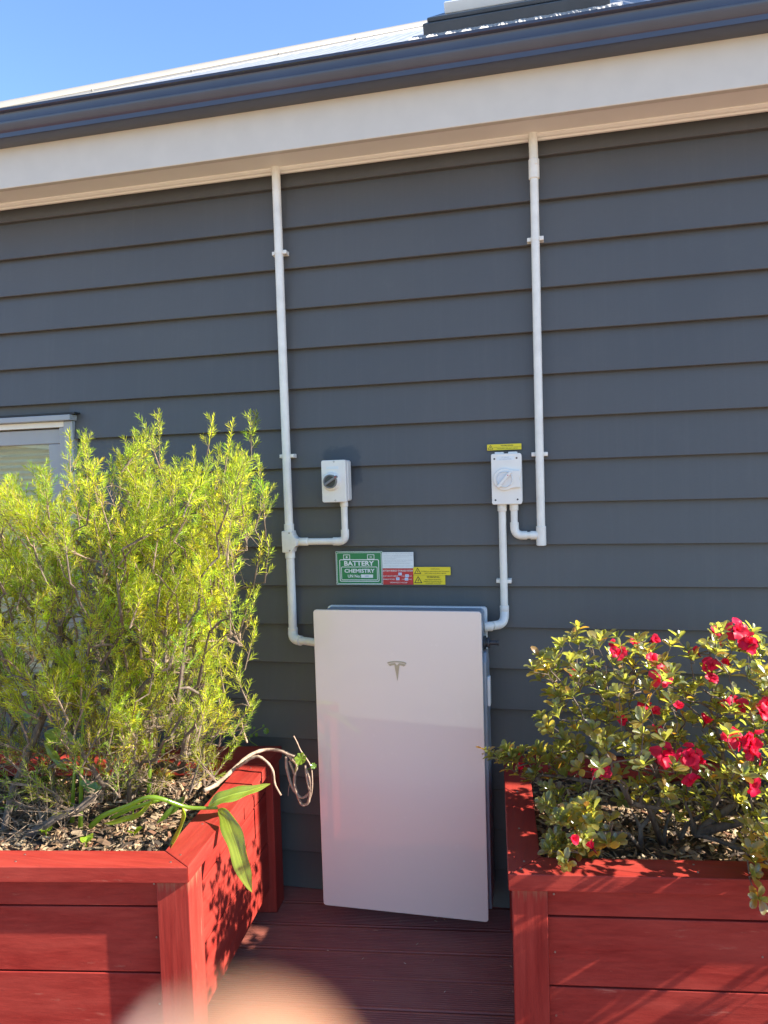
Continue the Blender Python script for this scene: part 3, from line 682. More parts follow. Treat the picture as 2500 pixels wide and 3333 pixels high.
# ------------------------------------------------------------------ planter boxes
ZR0, ZR1 = .565, .610
def planter(O, ang, sgn, depth, width, back_v, label, rimw, post_u, side_detail):
    U = Vector((math.cos(ang), math.sin(ang), 0)) * sgn; V = Vector((-.075, .9972, 0)); O = Vector((*O, 0))
    fr = lambda p: O + U * p.x + V * p.y + Vector((0, 0, p.z))
    t = thing('planter_box', O, label, 'planter')
    rw = rimw; bw = depth - back_v; E_ = .0008
    def rim(poly, mat):
        MB().prism(poly if sgn > 0 else poly[::-1], ZR0, ZR1, .0022, fr).build('rim_board', mat, t, ang=20)
    rim([(0, 0), (width, 0), (width - rw, .09), (rw, .09 - E_)], RED_U)
    rim([(0, 2 * E_), (rw - E_, .09 + E_), (rw - E_, back_v - E_), (0, back_v - E_)], RED_V)
    rim([(width, 2 * E_), (width, back_v - E_), (width - rw + E_, back_v - E_), (width - rw + E_, .09 + E_)], RED_V)
    rim([(0, back_v), (width, back_v), (width, depth), (0, depth)], RED_U)
    pw = .092
    for u0 in (post_u, width - post_u - pw):
        for v0 in (.014, depth - pw - .022):
            MB().box((u0, v0, .001), (u0 + pw, v0 + pw, ZR0 - .001), .003, fr).build('post', RED_Z, t, ang=20)
    lev = [(.092, .2795), (.2845, .4725), (.4775, ZR0 - .001)]
    for z0, z1 in lev:
        j = random.uniform(-.0015, .0015)
        a, b = post_u + pw + .0005, width - post_u - pw - .0005
        MB().box((a, .040 + j, z0), (b, .062 + j, z1), .0022, fr).build('plank', RED_U, t, ang=20)
        MB().box((a, depth - .07 + j, z0), (b, depth - .05 + j, z1), .0022, fr).build('plank', RED_U, t, ang=20)
        for u0 in (post_u + .026 + j, width - post_u - .048 + j):
            MB().box((u0, .014 + pw + .0005, z0), (u0 + .022, depth - pw - .0225, z1), .0022, fr).build('plank', RED_V, t, ang=20)
    nh = MB().lathe((0, 0, 0), (0, 0, 1), [(.0030, 0), (.0028, .0008), (.0004, .0010)], 8).mesh('nail'); nh.materials.append(STEEL)
    def nail(u, v, z, front):
        o = bpy.data.objects.new('nail', nh); COL.objects.link(o); o.parent = t; o.location = fr(Vector((u, v, z))) - O
        if front == 1: o.rotation_euler = (math.pi / 2, 0, ang)
    for u in (rw / 2, rw / 2 + .45, rw / 2 + .9):
        for v in (.028, .066): nail(u + random.uniform(-.01, .01), v, ZR1 + .0002, 0)
    for v in (.25, .5, .68):
        nail(rw * .5 + random.uniform(-.01, .01), v, ZR1 + .0002, 0)
    for z0, z1 in lev:
        for u in (post_u + pw + .018, post_u + pw + .55): nail(u, .0395, (z0 + z1) / 2 + random.uniform(-.02, .02), 1)
    MB().box((post_u + .05, .07, .093), (width - post_u - .05, depth - .08, .11), 0, fr).build('base_board', RED_U, t)
    return t, fr
pl, frL = planter((-.137, -.954), .16, -1, .897, 1.55, .722, 'red timber planter box on the left holding a feathery green shrub', .105, .006, 0)
pr, frR = planter((.722, -.841), .13, 1, .825, 1.55, .72, 'red timber planter box on the right holding an azalea in flower', .09, .010, 1)

from mathutils import noise as MN
def soil(fr, u0, u1, v0, v1, z, name, label, seed, nchip):
    rg = random.Random(seed); nx, ny = 60, 34; m = MB(); m.cur = (.06, .042, .03)
    def hgt(u, v): return z + .020 * MN.noise((u * 6, v * 6, seed)) + .012 * MN.noise((u * 22, v * 22, seed + 3)) + .006 * MN.noise((u * 60, v * 60, 5))
    m.add([fr(Vector((u0 + (u1 - u0) * i / nx, v0 + (v1 - v0) * j / ny, hgt(u0 + (u1 - u0) * i / nx, v0 + (v1 - v0) * j / ny)))) for i in range(nx + 1) for j in range(ny + 1)],
          [(i * (ny + 1) + j, (i + 1) * (ny + 1) + j, (i + 1) * (ny + 1) + j + 1, i * (ny + 1) + j + 1) for i in range(nx) for j in range(ny)])
    pal = [(.30, .19, .10), (.22, .13, .07), (.13, .075, .04), (.36, .25, .14), (.42, .32, .20), (.08, .05, .03), (.25, .18, .11), (.20, .09, .045)]
    for i in range(nchip):
        u, v = rg.uniform(u0 + .01, u1 - .01), rg.uniform(v0 + .01, v1 - .01)
        c = fr(Vector((u, v, hgt(u, v) + rg.uniform(.001, .012))))
        L, w = rg.uniform(.006, .024), rg.uniform(.002, .006)
        if rg.random() < .25: w = L * .4
        rot = Matrix.Rotation(rg.uniform(0, 6.28), 3, 'Z') @ Matrix.Rotation(rg.gauss(0, .45), 3, 'X') @ Matrix.Rotation(rg.gauss(0, .4), 3, 'Y')
        h = rg.uniform(.0005, .003)
        k = rg.uniform(.7, 1.25); cc = rg.choice(pal); m.cur = tuple(x * k for x in cc)
        pts = [(-L, -w * .6, 0), (0, -w, h), (L, -w * .5, 0), (L, w * .5, 0), (0, w, h * 1.3), (-L, w * .6, 0), (0, 0, h * 2.5)]
        m.add([c + rot @ Vector(p) for p in pts], [(0, 1, 6), (1, 2, 3, 6), (3, 4, 6), (4, 5, 0, 6)])
    return tag(m.build(name, CHIP), label, 'mulch', kind='stuff'), hgt
soil(frL, .07, 1.45, .065, .82, .545, 'mulch', 'bark chips and leaf litter covering the left planter soil', 1, 5200)
soil(frR, .06, 1.45, .065, .75, .545, 'mulch', 'bark chips and leaf litter covering the right planter soil', 2, 4600)

# ------------------------------------------------------------------ plant growth
def inpoly(x, y, poly):
    c = False; j = len(poly) - 1
    for i in range(len(poly)):
        (xi, yi), (xj, yj) = poly[i], poly[j]
        if (yi > y) != (yj > y) and x < (xj - xi) * (y - yi) / (yj - yi) + xi: c = not c
        j = i
    return c
K = 2500 / 1659
def sample(poly, n, rg, yf):
    xs = [p[0] for p in poly]; ys = [p[1] for p in poly]; out = []
    while len(out) < n:
        x, y = rg.uniform(min(xs), max(xs)), rg.uniform(min(ys), max(ys))
        if inpoly(x, y, poly): out.append(at(x * K, y * K, yf(x, y)))
    return out
class Tree:
    """skeleton that joins every twig to the nearest older wood"""
    def __init__(s): s.p = []; s.par = []; s.n = []; s.d = []
    def node(s, p, par):
        s.p.append(Vector(p)); s.par.append(par); s.n.append(0); s.d.append(0 if par < 0 else s.d[par] + (Vector(p) - s.p[par]).length); return len(s.p) - 1
    def limb(s, pts, par=-1, step=.03):
        ids = []
        for i, p in enumerate(pts):
            p = Vector(p)
            if i == 0: par = s.node(p, par); ids.append(par); continue
            a = s.p[par]; m = max(1, int((p - a).length / step))
            for k in range(1, m + 1): par = s.node(a.lerp(p, k / m), par); ids.append(par)
        return ids
    def join(s, tip, rg, step=.03, wig=.006, sag=.0):
        P = np.array([q[:] for q in s.p]); dv = np.array(tip) - P; dist = np.linalg.norm(dv, axis=1)
        cost = dist + .22 * np.array(s.d) + .5 * np.maximum(0, P[:, 2] - tip.z)
        i = int(cost.argmin()); a = s.p[i]; m = max(1, int(dist[i] / step)); par = i
        up = Vector((0, 0, 1)) * dist[i] * .18
        for k in range(1, m + 1):
            t = k / m; q = a.lerp(tip, t) + up * (4 * t * (1 - t)) * (-.6 if sag else .6)
            if k < m: q += Vector((rg.gauss(0, wig), rg.gauss(0, wig), rg.gauss(0, wig)))
            par = s.node(q, par)
        return par
    def finish(s, tips, r0, pw=.42, rmax=.03):
        for t in tips:
            i = t
            while i >= 0: s.n[i] += 1; i = s.par[i]
        kids = {}
        for i, p in enumerate(s.par): kids.setdefault(p, []).append(i)
        rad = [min(rmax, r0 * max(1, n) ** pw) for n in s.n]
        chains = []
        heads = list(kids.get(-1, []))
        stack = [(h, -1) for h in heads]
        while stack:
            i, par = stack.pop(); ch = [par, i] if par >= 0 else [i]
            while kids.get(i):
                ks = sorted(kids[i], key=lambda k: -s.n[k]); stack += [(k, i) for k in ks[1:]]; i = ks[0]; ch.append(i)
            chains.append(ch)
        return rad, chains
def bend_dir(d, rg, a): return (d + Vector((rg.gauss(0, a), rg.gauss(0, a), rg.gauss(0, a)))).normalized()

NEEDLE = mat_leaf('needle_foliage', ((.17, .245, .040), (.21, .28, .048)), (.77, .85, .075), .45, .60, .35)
AZLEAF = mat_leaf('azalea_foliage', ((.095, .12, .052), (.125, .15, .06)), (.60, .64, .10), .26, .42, 1.0)
PETAL = mat_leaf('azalea_petal', ((.60, .012, .060), (.74, .022, .085)), (.98, .022, .095), .45, .55, .3)
BROAD = mat_leaf('broad_leaf', ((.14, .23, .030), (.19, .29, .04)), (.56, .72, .045), .22, .45, .8)
BARK = mat_bark('grey_brown_bark', (.055, .040, .030), (.18, .135, .10))
TWIG = mat_bark('twig_bark', (.13, .085, .055), (.30, .22, .15))
DRY = mat_bark('dry_stem', (.20, .125, .085), (.46, .34, .25))

# ---------------- feathery needle-leaved shrub in the left planter
rg = random.Random(21)
shrub = thing('feathery_shrub', frL(Vector((.6, .45, .55))), 'tall feathery bright green needle-leaved shrub in the left planter', 'shrub')
T = Tree()
Z_ = .6028
def zp(x, y, Y): return at(x * Z_, 2000 + y * Z_, Y)
trunks = [
    [zp(15, 1230, -.74), zp(40, 1080, -.73), zp(75, 940, -.70), zp(150, 760, -.66), zp(230, 560, -.62), zp(270, 380, -.60), zp(330, 150, -.58), at(190, 1900, -.57)],
    [zp(170, 1190, -.78), zp(300, 1100, -.76), zp(440, 1040, -.73), zp(560, 930, -.70), zp(640, 850, -.66), zp(655, 700, -.64), zp(640, 560, -.62), zp(595, 360, -.60), at(330, 2020, -.56), at(350, 1800, -.55), at(420, 1600, -.54)],
    [zp(620, 870, -.67), zp(700, 890, -.62), zp(830, 895, -.55), zp(950, 905, -.50), zp(1010, 860, -.49), zp(1050, 800, -.48), zp(1020, 700, -.47), zp(1000, 560, -.46), at(560, 2200, -.46), at(620, 1950, -.46)],
    [zp(660, 720, -.63), zp(760, 640, -.60), zp(880, 600, -.56), zp(960, 480, -.54), at(600, 2120, -.52), at(680, 1850, -.5), at(740, 1650, -.49)],
    [zp(250, 460, -.60), zp(160, 330, -.56), at(40, 2080, -.54), at(-60, 1900, -.53)],
    [frL(Vector((.95, .5, .54))), frL(Vector((.97, .48, .8))), frL(Vector((.93, .5, 1.1)))],
    [zp(820, 830, -.40), zp(815, 600, -.41), zp(812, 330, -.42), at(500, 2060, -.43)],
]
for i, tr in enumerate(trunks):
    if i in (0, 1, 5, 6): T.limb(tr)
    else:
        j = min(range(len(T.p)), key=lambda k: (T.p[k] - tr[0]).length); T.limb(tr[1:], j)
ntrunk = len(T.p)
OUT = [(-120, 1050), (0, 1025), (60, 1005), (95, 1010), (115, 1075), (150, 1055), (152, 935), (185, 925), (198, 990), (240, 985), (285, 940), (330, 900), (350, 900), (352, 960), (335, 1000), (372, 1000), (410, 985), (440, 960), (470, 965), (500, 925), (538, 905), (552, 960), (578, 1035), (570, 1062), (540, 1095), (512, 1130), (470, 1180), (500, 1225), (480, 1290), (470, 1350), (500, 1400), (515, 1440), (505, 1490), (525, 1520), (520, 1560), (490, 1600), (450, 1620), (400, 1640), (320, 1690), (200, 1690), (100, 1720), (0, 1740), (-120, 1660)]
def yshrub(x, y):
    return max(-.86, min(-.20, rg.gauss(-.56, .16)))
cen = Vector((-.55, -.56, .55)); Zlow = at(0, 1470 * K, -.56).z
sprays = []
for p in sample(OUT, 580, rg, yshrub):
    low = p.z < Zlow
    if low and rg.random() < .22: continue
    d = bend_dir(((p - cen).normalized() * .75 + Vector((0, 0, .5))).normalized(), rg, .30)
    sprays.append((p, d, rg.uniform(.13, .25) * (.8 if low else 1), low, 1))
for x, y, Y in ((345, 885, -.5), (462, 897, -.47), (505, 905, -.45), (540, 888, -.42), (556, 890, -.18), (570, 1150, -.5), (582, 1160, -.5), (560, 1266, -.5), (545, 1262, -.48), (555, 1338, -.5), (552, 1502, -.45), (558, 1515, -.42), (150, 928, -.52), (185, 928, -.5), (65, 998, -.6), (20, 1025, -.55), (580, 1045, -.5), (420, 965, -.5), (525, 1590, -.45), (300, 1560, -.78), (160, 1600, -.8), (255, 1525, -.8), (240, 985, -.55), (310, 930, -.5), (560, 985, -.48), (100, 1015, -.6)):
    p = at(x * K, y * K, Y); sprays.append((p, bend_dir(((p - cen).normalized() * .85 + Vector((0, 0, .5))).normalized(), rg, .10), rg.uniform(.15, .22), False, 2))
sprays.sort(key=lambda t: min((t[0] - T.p[k]).length for k in range(ntrunk)))
ends = []; sprigs = []
for p, d, L, low, kind in sprays:
    base = p - d * L
    j = T.join(base, rg, .03, .0028); mid = base.lerp(p, .5) + Vector((0, 0, -.006)); e = T.node(p, T.node(mid, j)); ends.append(e)
    q = rg.random()
    tint = (1.05, 1.05, .9) if q < .45 else ((.80, .95, .85) if q < .65 else (1.28, 1.18, .75))
    if low: tint = rg.choice(((.9, .85, .9), (1.2, .95, .95), (.75, .85, .8)))
    sprigs.append((base.lerp(p, .35 if not low else .6), p, d, tint, 1.0 if not low else .7))
    n = rg.choice((7, 8, 9, 10)) if kind == 1 else 5
    if low: n = rg.choice((5, 6, 7))
    side = d.orthogonal().normalized(); b2 = d.cross(side)
    for k in range(n):
        t = .12 + .80 * (k + rg.random() * .6) / n; a = k * 2.399 + rg.uniform(-.5, .5); o = side * math.cos(a) + b2 * math.sin(a)
        d2 = (d * math.cos(.75) + o * math.sin(.75) + Vector((0, 0, .22))).normalized(); l2 = rg.uniform(.05, .10) * (1 - .45 * t) * (1 if kind == 1 else .55)
        b = base.lerp(p, t); e2 = b + d2 * l2
        sprigs.append((b + d2 * l2 * .12, e2, d2, tuple(c * rg.uniform(.85, 1.15) for c in tint), .95 if not low else .65)); ends.append(T.node(e2, T.node(b, j)))
rad, chains = T.finish(ends, .00085, .44, .021)
tw = MB()
trunk_chains = []
for ch in chains:
    if len(ch) < 2: continue
    big = max(rad[i] for i in ch) > .0085 and len(ch) > 8
    if big: MB().tube([T.p[i] for i in ch], [rad[i] * (1 + .12 * MN.noise(T.p[i] * 40)) for i in ch], 9).build('trunk', BARK, shrub, smooth=True)
    else: tw.tube([T.p[i] for i in ch], [rad[i] for i in ch], 4, False)
for i in range(620):       # bare dead twigs low inside the bush
    a = T.p[rg.randrange(ntrunk)]
    d = Vector((rg.gauss(0, 1), rg.gauss(0, 1), rg.gauss(.25, .6))).normalized(); L = rg.uniform(.05, .2); q = a + d * L * .5 + Vector((rg.gauss(0, .01), rg.gauss(0, .01), rg.gauss(0, .01)))
    tw.tube([a, q, a + d * L], [.0016, .0011, .0005], 3, False)
    for k in range(3):
        d2 = bend_dir(d, rg, .5); b = a.lerp(q, rg.uniform(.5, 1.0)); tw.tube([b, b + d2 * L * .35], [.0008, .0004], 3, False)
tw.build('twigs', TWIG, shrub, kind='stuff')
# needles as narrow folded blades, vectorised
NV = []; NC = []
def needles(base, tip, dirn, n, l0, l1, tint):
    side = dirn.orthogonal().normalized(); b2 = dirn.cross(side); L = (tip - base)
    for i in range(n):
        t = (i + rg.random()) / n; t = t ** .85
        c = base + L * t; a = i * 2.399 + rg.uniform(-.4, .4); o = side * math.cos(a) + b2 * math.sin(a)
        ang = rg.uniform(.55, 1.2) * (1 - .4 * t); v = (dirn * math.cos(ang) + o * math.sin(ang))
        ln = rg.uniform(l0, l1) * (1 - .35 * max(0, t - .75) / .25); w = dirn.cross(v).normalized() * rg.uniform(.0009, .0015)
        curl = Vector((0, 0, -1)) * ln * rg.uniform(-.02, .10)
        m_ = c + v * ln * .5; e = c + v * ln + curl
        NV.append((c - w * .6, c + w * .6, m_ + w, e, m_ - w)); k = rg.uniform(.75, 1.25); NC.append((tint[0] * k, tint[1] * k, tint[2] * k))
for base, p, d, tint, dens in sprigs:
    needles(base, p, d, max(6, int((p - base).length / .0023 * dens)), .016, .029, tint)
nv = np.array([[q[:] for q in f] for f in NV]).reshape(-1, 3) - np.array(root_loc(shrub)); nf = np.arange(len(nv)).reshape(-1, 5)
me = bpy.data.meshes.new('foliage'); me.from_pydata(nv.tolist(), [], nf.tolist())
ca = me.color_attributes.new('tint', 'FLOAT_COLOR', 'CORNER'); ca.data.foreach_set('color', np.repeat(np.array([(*c, 1) for c in NC]), 5, axis=0).ravel())
me.materials.append(NEEDLE); o = bpy.data.objects.new('foliage', me); COL.objects.link(o); o.parent = shrub; o['kind'] = 'stuff'

# ---------------- broad blades
def blade(m, mid, wid, nrm, fold=.25, wave=0.0, seed=0, ribs=True):
    mid = [Vector(p) for p in mid]; n = len(mid); vs_ = []; X = (-1, -.78, -.55, -.3, -.06, .06, .3, .55, .78, 1) if ribs else (-1, -.5, 0, .5, 1); k = len(X); base = m.cur
    for i, p in enumerate(mid):
        t = (mid[min(i + 1, n - 1)] - mid[max(i - 1, 0)]).normalized(); N = nrm[i] if isinstance(nrm, list) else nrm
        N = (N - t * N.dot(t)).normalized(); s = t.cross(N).normalized()
        for j, x in enumerate(X):
            w = wid[i] * (1 + wave * math.sin(i * .8 + seed + (2 if x > 0 else 0)))
            vs_.append(p + s * w * x + N * w * (abs(x) * fold + (.035 * (-1) ** j if ribs else 0) + wave * .5 * math.sin(i * .9 + x * 3 + seed)))
    b0 = len(m.v); m.v += [tuple(v) for v in vs_]; rg_ = random.Random(seed)
    for j in range(k - 1):
        c = rg_.uniform(.82, 1.15) * (1.45 if ribs and j == k // 2 - 1 else 1.0)
        for i in range(n - 1):
            m.f.append((b0 + i * k + j, b0 + (i + 1) * k + j, b0 + (i + 1) * k + j + 1, b0 + i * k + j + 1)); e = 1 + .25 * (i / n) ** 4 if ribs else 1; m.c.append((base[0] * c * e, base[1] * c, base[2] * c))
    return m
def spline(pts, n):
    pts = [Vector(p) for p in pts]; out = []
    P = [pts[0] * 2 - pts[1]] + pts + [pts[-1] * 2 - pts[-2]]
    for i in range(n):
        u = i / (n - 1) * (len(pts) - 1); k = min(int(u), len(pts) - 2); t = u - k; a, b, c, d = P[k:k + 4]
        out.append(.5 * ((2 * b) + (c - a) * t + (2 * a - 5 * b + 4 * c - d) * t * t + (3 * b - a - 3 * c + d) * t ** 3))
    return out
def lance(n, w, p0=.35):
    return [max(.0008, w * (math.sin(math.pi * min(1, (i / (n - 1)) ** .8)) ** .75)) for i in range(n)]
# ginger-like plant flopping over the right-hand rim of the left planter
gin = thing('broadleaf_plant', zp(490, 1140, -.72), 'broad strappy green leaves flopping over the left planter rim', 'plant')
MB().tube(spline([zp(490, 1145, -.72), zp(560, 1085, -.73), zp(690, 1035, -.75), zp(820, 985, -.77), zp(1000, 1038, -.72), zp(1090, 1045, -.70), zp(1175, 1045, -.69)], 26), [.009 - .0045 * i / 25 for i in range(26)], 8).build('stem', BROAD, gin, smooth=True)
MB().tube(spline([zp(600, 1100, -.70), zp(720, 1045, -.71), zp(860, 1000, -.73)], 12), .006, 8).build('stem', BROAD, gin, smooth=True)
for x, y0, y1, Y in ((390, 1120, 760, -.70), (435, 1155, 430, -.71), (805, 960, 640, -.56), (880, 760, 660, -.5)):
    MB().tube(spline([zp(x, y0, Y), zp(x + 6, (y0 + y1) / 2, Y), zp(x + 18, y1, Y + .02)], 10), [.0075 - .0004 * i for i in range(10)], 7).build('stem', BROAD, gin, smooth=True)
vw = (CAM - zp(1200, 1050, -.7)).normalized()
for pts, w, N, fo, tn in (
    ([zp(1125, 1035, -.70), zp(1200, 990, -.69), zp(1330, 955, -.66), zp(1460, 915, -.62)], .026, Vector((-.15, -.75, .7)), .15, (1.0, 1.0, 1.0)),
    ([zp(1178, 1050, -.69), zp(1225, 1105, -.72), zp(1262, 1200, -.76), zp(1300, 1320, -.80), zp(1332, 1430, -.83), zp(1362, 1500, -.85)], .033, Vector((.30, -.85, .35)), .30, (1.1, 1.08, 1.0)),
    ([zp(985, 1045, -.73), zp(1000, 1100, -.77), zp(965, 1190, -.82), zp(920, 1270, -.86), zp(893, 1318, -.88)], .017, Vector((-.55, -.6, .5)), .5, (1, 1.05, .9)),
    ([zp(1000, 985, -.66), zp(940, 1050, -.68), zp(845, 1130, -.71)], .020, Vector((0, -.5, .85)), .2, (.55, .65, .6)),
    ([zp(830, 1000, -.77), zp(760, 1080, -.76), zp(640, 1120, -.74), zp(560, 1130, -.72)], .018, Vector((0, -.45, .9)), .3, (1.25, 1.15, .9)),
    ([zp(240, 640, -.70), zp(330, 660, -.71), zp(420, 720, -.71)], .030, Vector((0, -.7, .7)), .1, (1.1, 1.0, .9)),
    ([zp(240, 680, -.69), zp(300, 770, -.69), zp(370, 850, -.69)], .020, Vector((-.3, -.8, .4)), .2, (.7, .8, .8)),
    ([zp(110, 480, -.66), zp(165, 540, -.66), zp(200, 590, -.66)], .030, Vector((.1, -.95, .2)), .1, (.9, 1, .9)),
    ([zp(690, 520, -.60), zp(745, 490, -.60), zp(800, 430, -.60), zp(850, 430, -.6)], .030, Vector((0, -.95, .3)), .1, (1.0, 1, .9)),
    ([zp(680, 380, -.58), zp(715, 365, -.58), zp(755, 370, -.58)], .020, Vector((0, -.95, .3)), .1, (1.1, 1.05, .9)),
    ([zp(430, 900, -.72), zp(520, 935, -.72), zp(560, 880, -.72)], .020, Vector((0, -.8, .6)), .2, (.7, .85, .8)),
    ([zp(1110, 500, -.44), zp(1150, 505, -.44), zp(1190, 530, -.44)], .008, Vector((0, -.8, .6)), .2, (1.9, 1.3, .6))):
    m = MB(); m.cur = tn; n = 22
    blade(m, spline(pts, n), lance(n, w * .82), N, fo, .13, len(pts) * w * 100)
    m.build('leaf', BROAD, gin, smooth=True)

# seedlings in the mulch
sd_spots = [(250, 1190, 'beside the leaning trunk at the far left'), (465, 1245, 'close behind the middle of the front rim'), (725, 1195, 'near the inner front corner of the rim'), (1160, 880, 'beside the dry trailing stems at the back'), (720, 1070, 'under the flopping broad leaves')]
for i, (x, y, where) in enumerate(sd_spots):
    c = atz(x * Z_, 2000 + y * Z_, .566); t = thing('seedling', c, 'tiny seedling in the left planter mulch, ' + where, 'seedling', 'seedlings in the left planter')
    for k in range(rg.choice((3, 4, 5))):
        a = rg.uniform(0, 6.28); d = Vector((math.cos(a), math.sin(a), .5)).normalized(); r = rg.uniform(.008, .015); m = MB(); m.cur = (1.3, 1.25, .8)
        tip = c + Vector((0, 0, .012)) + d * r * 2.2
        blade(m, spline([c + Vector((0, 0, .01)), c + Vector((0, 0, .012)) + d * r, tip], 8), lance(8, r), Vector((0, -.3, 1)), .1); m.tube([c - Vector((0, 0, .01)), c + Vector((0, 0, .011))], .0012, 4)
        m.build('leaf', BROAD, t, smooth=True)

# dry trailing geranium stems hanging over the back corner
G_ = .2941
def gp_(x, y, Y): return at(700 + x * G_, 2350 + y * G_, Y)
ger = thing('trailing_geranium', gp_(250, 480, -.40), 'bare woody geranium stems trailing over the back corner of the left planter', 'plant')
def knob(pts, r0, r1, n=30):
    q = spline(pts, n); return MB().tube(q, [(r0 + (r1 - r0) * i / (n - 1)) * (1 + (.22 if i % 5 == 0 else 0) + rg.uniform(-.07, .07)) for i in range(n)], 8)
for pts, r0, r1 in (([gp_(-120, 760, -.52), gp_(0, 700, -.47), gp_(120, 600, -.44), gp_(250, 480, -.40), gp_(400, 360, -.35), gp_(560, 308, -.31), gp_(720, 318, -.315), gp_(800, 350, -.315), gp_(880, 380, -.315)], .0105, .006),
                    ([gp_(800, 350, -.315), gp_(840, 400, -.315), gp_(905, 480, -.315), gp_(885, 580, -.315), gp_(880, 690, -.315), gp_(910, 800, -.315), gp_(950, 900, -.315), gp_(985, 920, -.315), gp_(1030, 890, -.315), gp_(1050, 780, -.315), gp_(1020, 640, -.315), gp_(1000, 480, -.315)], .0075, .0055),
                    ([gp_(790, 380, -.315), gp_(790, 480, -.315), gp_(815, 600, -.315), gp_(850, 710, -.315), gp_(910, 800, -.315), gp_(960, 840, -.315), gp_(1020, 810, -.315), gp_(1055, 740, -.315), gp_(1045, 620, -.315), gp_(1010, 520, -.315)], .0072, .0050),
                    ([gp_(250, 500, -.41), gp_(330, 445, -.42), gp_(400, 400, -.42), gp_(480, 382, -.42), gp_(560, 430, -.42), gp_(620, 500, -.42), gp_(648, 570, -.42), gp_(665, 690, -.42), gp_(730, 812, -.42)], .0078, .0040),
                    ([gp_(870, 155, -.315), gp_(905, 220, -.315), gp_(950, 320, -.315), gp_(1050, 470, -.315), gp_(1075, 600, -.315), gp_(1070, 780, -.315), gp_(1030, 890, -.315)], .0030, .0035),
                    ([gp_(820, 430, -.315), gp_(850, 500, -.315), gp_(880, 575, -.315)], .0048, .0052),
                    ([gp_(825, 690, -.315), gp_(812, 760, -.315), gp_(808, 820, -.315)], .0012, .0010),
                    ([gp_(290, -20, -.42), gp_(315, 100, -.42), gp_(355, 230, -.42)], .0035, .0045),
                    ([gp_(180, 110, -.42), gp_(260, 90, -.42), gp_(355, 45, -.42)], .0030, .0020)):
    knob(pts, r0 * .72, r1 * .78, max(10, 4 * len(pts))).build('stem', DRY, ger, smooth=True)
def roundleaf(par, c, r, N, tint, base):
    N = N.normalized(); s = N.orthogonal().normalized(); b = N.cross(s); m = MB(); m.cur = tint; vs_ = [c]; n = 36
    for ring in (.5, 1.0):
        for i in range(n):
            a = 2 * math.pi * i / n; rr_ = r * ring * (1 + .07 * math.cos(7 * a) * ring) * (.75 if abs(a - math.pi) < .12 else 1)
            vs_.append(c + (s * math.cos(a) + b * math.sin(a)) * rr_ + N * r * ring * (.10 * math.cos(7 * a) + .18 * ring))
    m.add(vs_, [(0, 1 + i, 1 + (i + 1) % n) for i in range(n)] + [(1 + i, 1 + n + i, 1 + n + (i + 1) % n, 1 + (i + 1) % n) for i in range(n)])
    m.tube([c, c.lerp(base, .5) + Vector((0, -.004, 0)), base], .0013, 5)
    m.build('leaf', BROAD, par, smooth=True)
roundleaf(ger, gp_(950, 410, -.33), .0215, Vector((-.1, -.8, .65)), (1.15, 1.15, 1), gp_(870, 590, -.315))
roundleaf(ger, gp_(1090, 485, -.315), .0105, Vector((.4, -.8, .4)), (.75, .85, .9), gp_(1000, 540, -.315))
ivy = thing('ivy_sprig', gp_(440, 240, -.22), 'small ivy sprig poking up behind the left planter corner', 'plant')
MB().tube(spline([gp_(470, 265, -.2), gp_(380, 195, -.2), gp_(440, 110, -.2), gp_(530, 60, -.2)], 14), .0012, 5).build('stem', BROAD, ivy)
MB().tube(spline([gp_(270, 240, -.2), gp_(330, 205, -.2), gp_(385, 180, -.2)], 8), .0012, 5).build('stem', BROAD, ivy)
for x, y, r in ((400, 150, .0065), (460, 140, .0075), (568, 100, .0110), (537, 40, .0045), (435, 65, .0045)):
    roundleaf(ivy, gp_(x, y, -.2), r, Vector((rg.gauss(0, .3), -1, .4)), (.6, .75, .8), gp_(x - 10, y + 20, -.2))

# ---------------- azalea in the right planter
rg = random.Random(5)
az = thing('azalea', frR(Vector((.5, .38, .55))), 'azalea bush with crimson flowers and small glossy leaves in the right planter', 'shrub')
A_ = .5726
def ap_(x, y, Y): return at(1550 + x * A_, 1950 + y * A_, Y)
T = Tree()
base = [ap_(935, 1420, -.56), ap_(1060, 1400, -.50), ap_(1160, 1360, -.47), ap_(1250, 1330, -.52)]
limbs = [[base[0], ap_(935, 1300, -.55), ap_(1010, 1210, -.52), ap_(1060, 1120, -.50), ap_(1020, 950, -.50), ap_(880, 760, -.48), ap_(740, 560, -.47), ap_(640, 420, -.46)],
         [base[1], ap_(1080, 1290, -.48), ap_(1110, 1200, -.46), ap_(1060, 1060, -.44), ap_(960, 900, -.42), ap_(870, 600, -.40), ap_(900, 420, -.4)],
         [base[2], ap_(1200, 1280, -.46), ap_(1330, 1200, -.48), ap_(1420, 1050, -.50), ap_(1400, 860, -.50), ap_(1330, 620, -.48), ap_(1370, 420, -.46)],
         [base[1], ap_(980, 1180, -.56), ap_(880, 1160, -.60), ap_(800, 1000, -.56), ap_(640, 900, -.52), ap_(520, 800, -.50), ap_(420, 740, -.5)],
         [base[3], ap_(1400, 1380, -.56), ap_(1500, 1420, -.62), ap_(1600, 1400, -.66), ap_(1680, 1300, -.66)],
         [base[3], ap_(1450, 1180, -.52), ap_(1560, 1000, -.52), ap_(1620, 780, -.5), ap_(1650, 500, -.5)],
         [base[3], Vector((1.5, -.62, .75)), Vector((1.75, -.66, .88)), Vector((2.0, -.66, .95))],
         [base[0], ap_(860, 1330, -.62), ap_(760, 1330, -.68), ap_(640, 1330, -.72), ap_(520, 1370, -.75)],
         [ap_(800, 1000, -.56), ap_(660, 1040, -.52), ap_(480, 1010, -.46), ap_(380, 1000, -.44), ap_(280, 960, -.42)]]
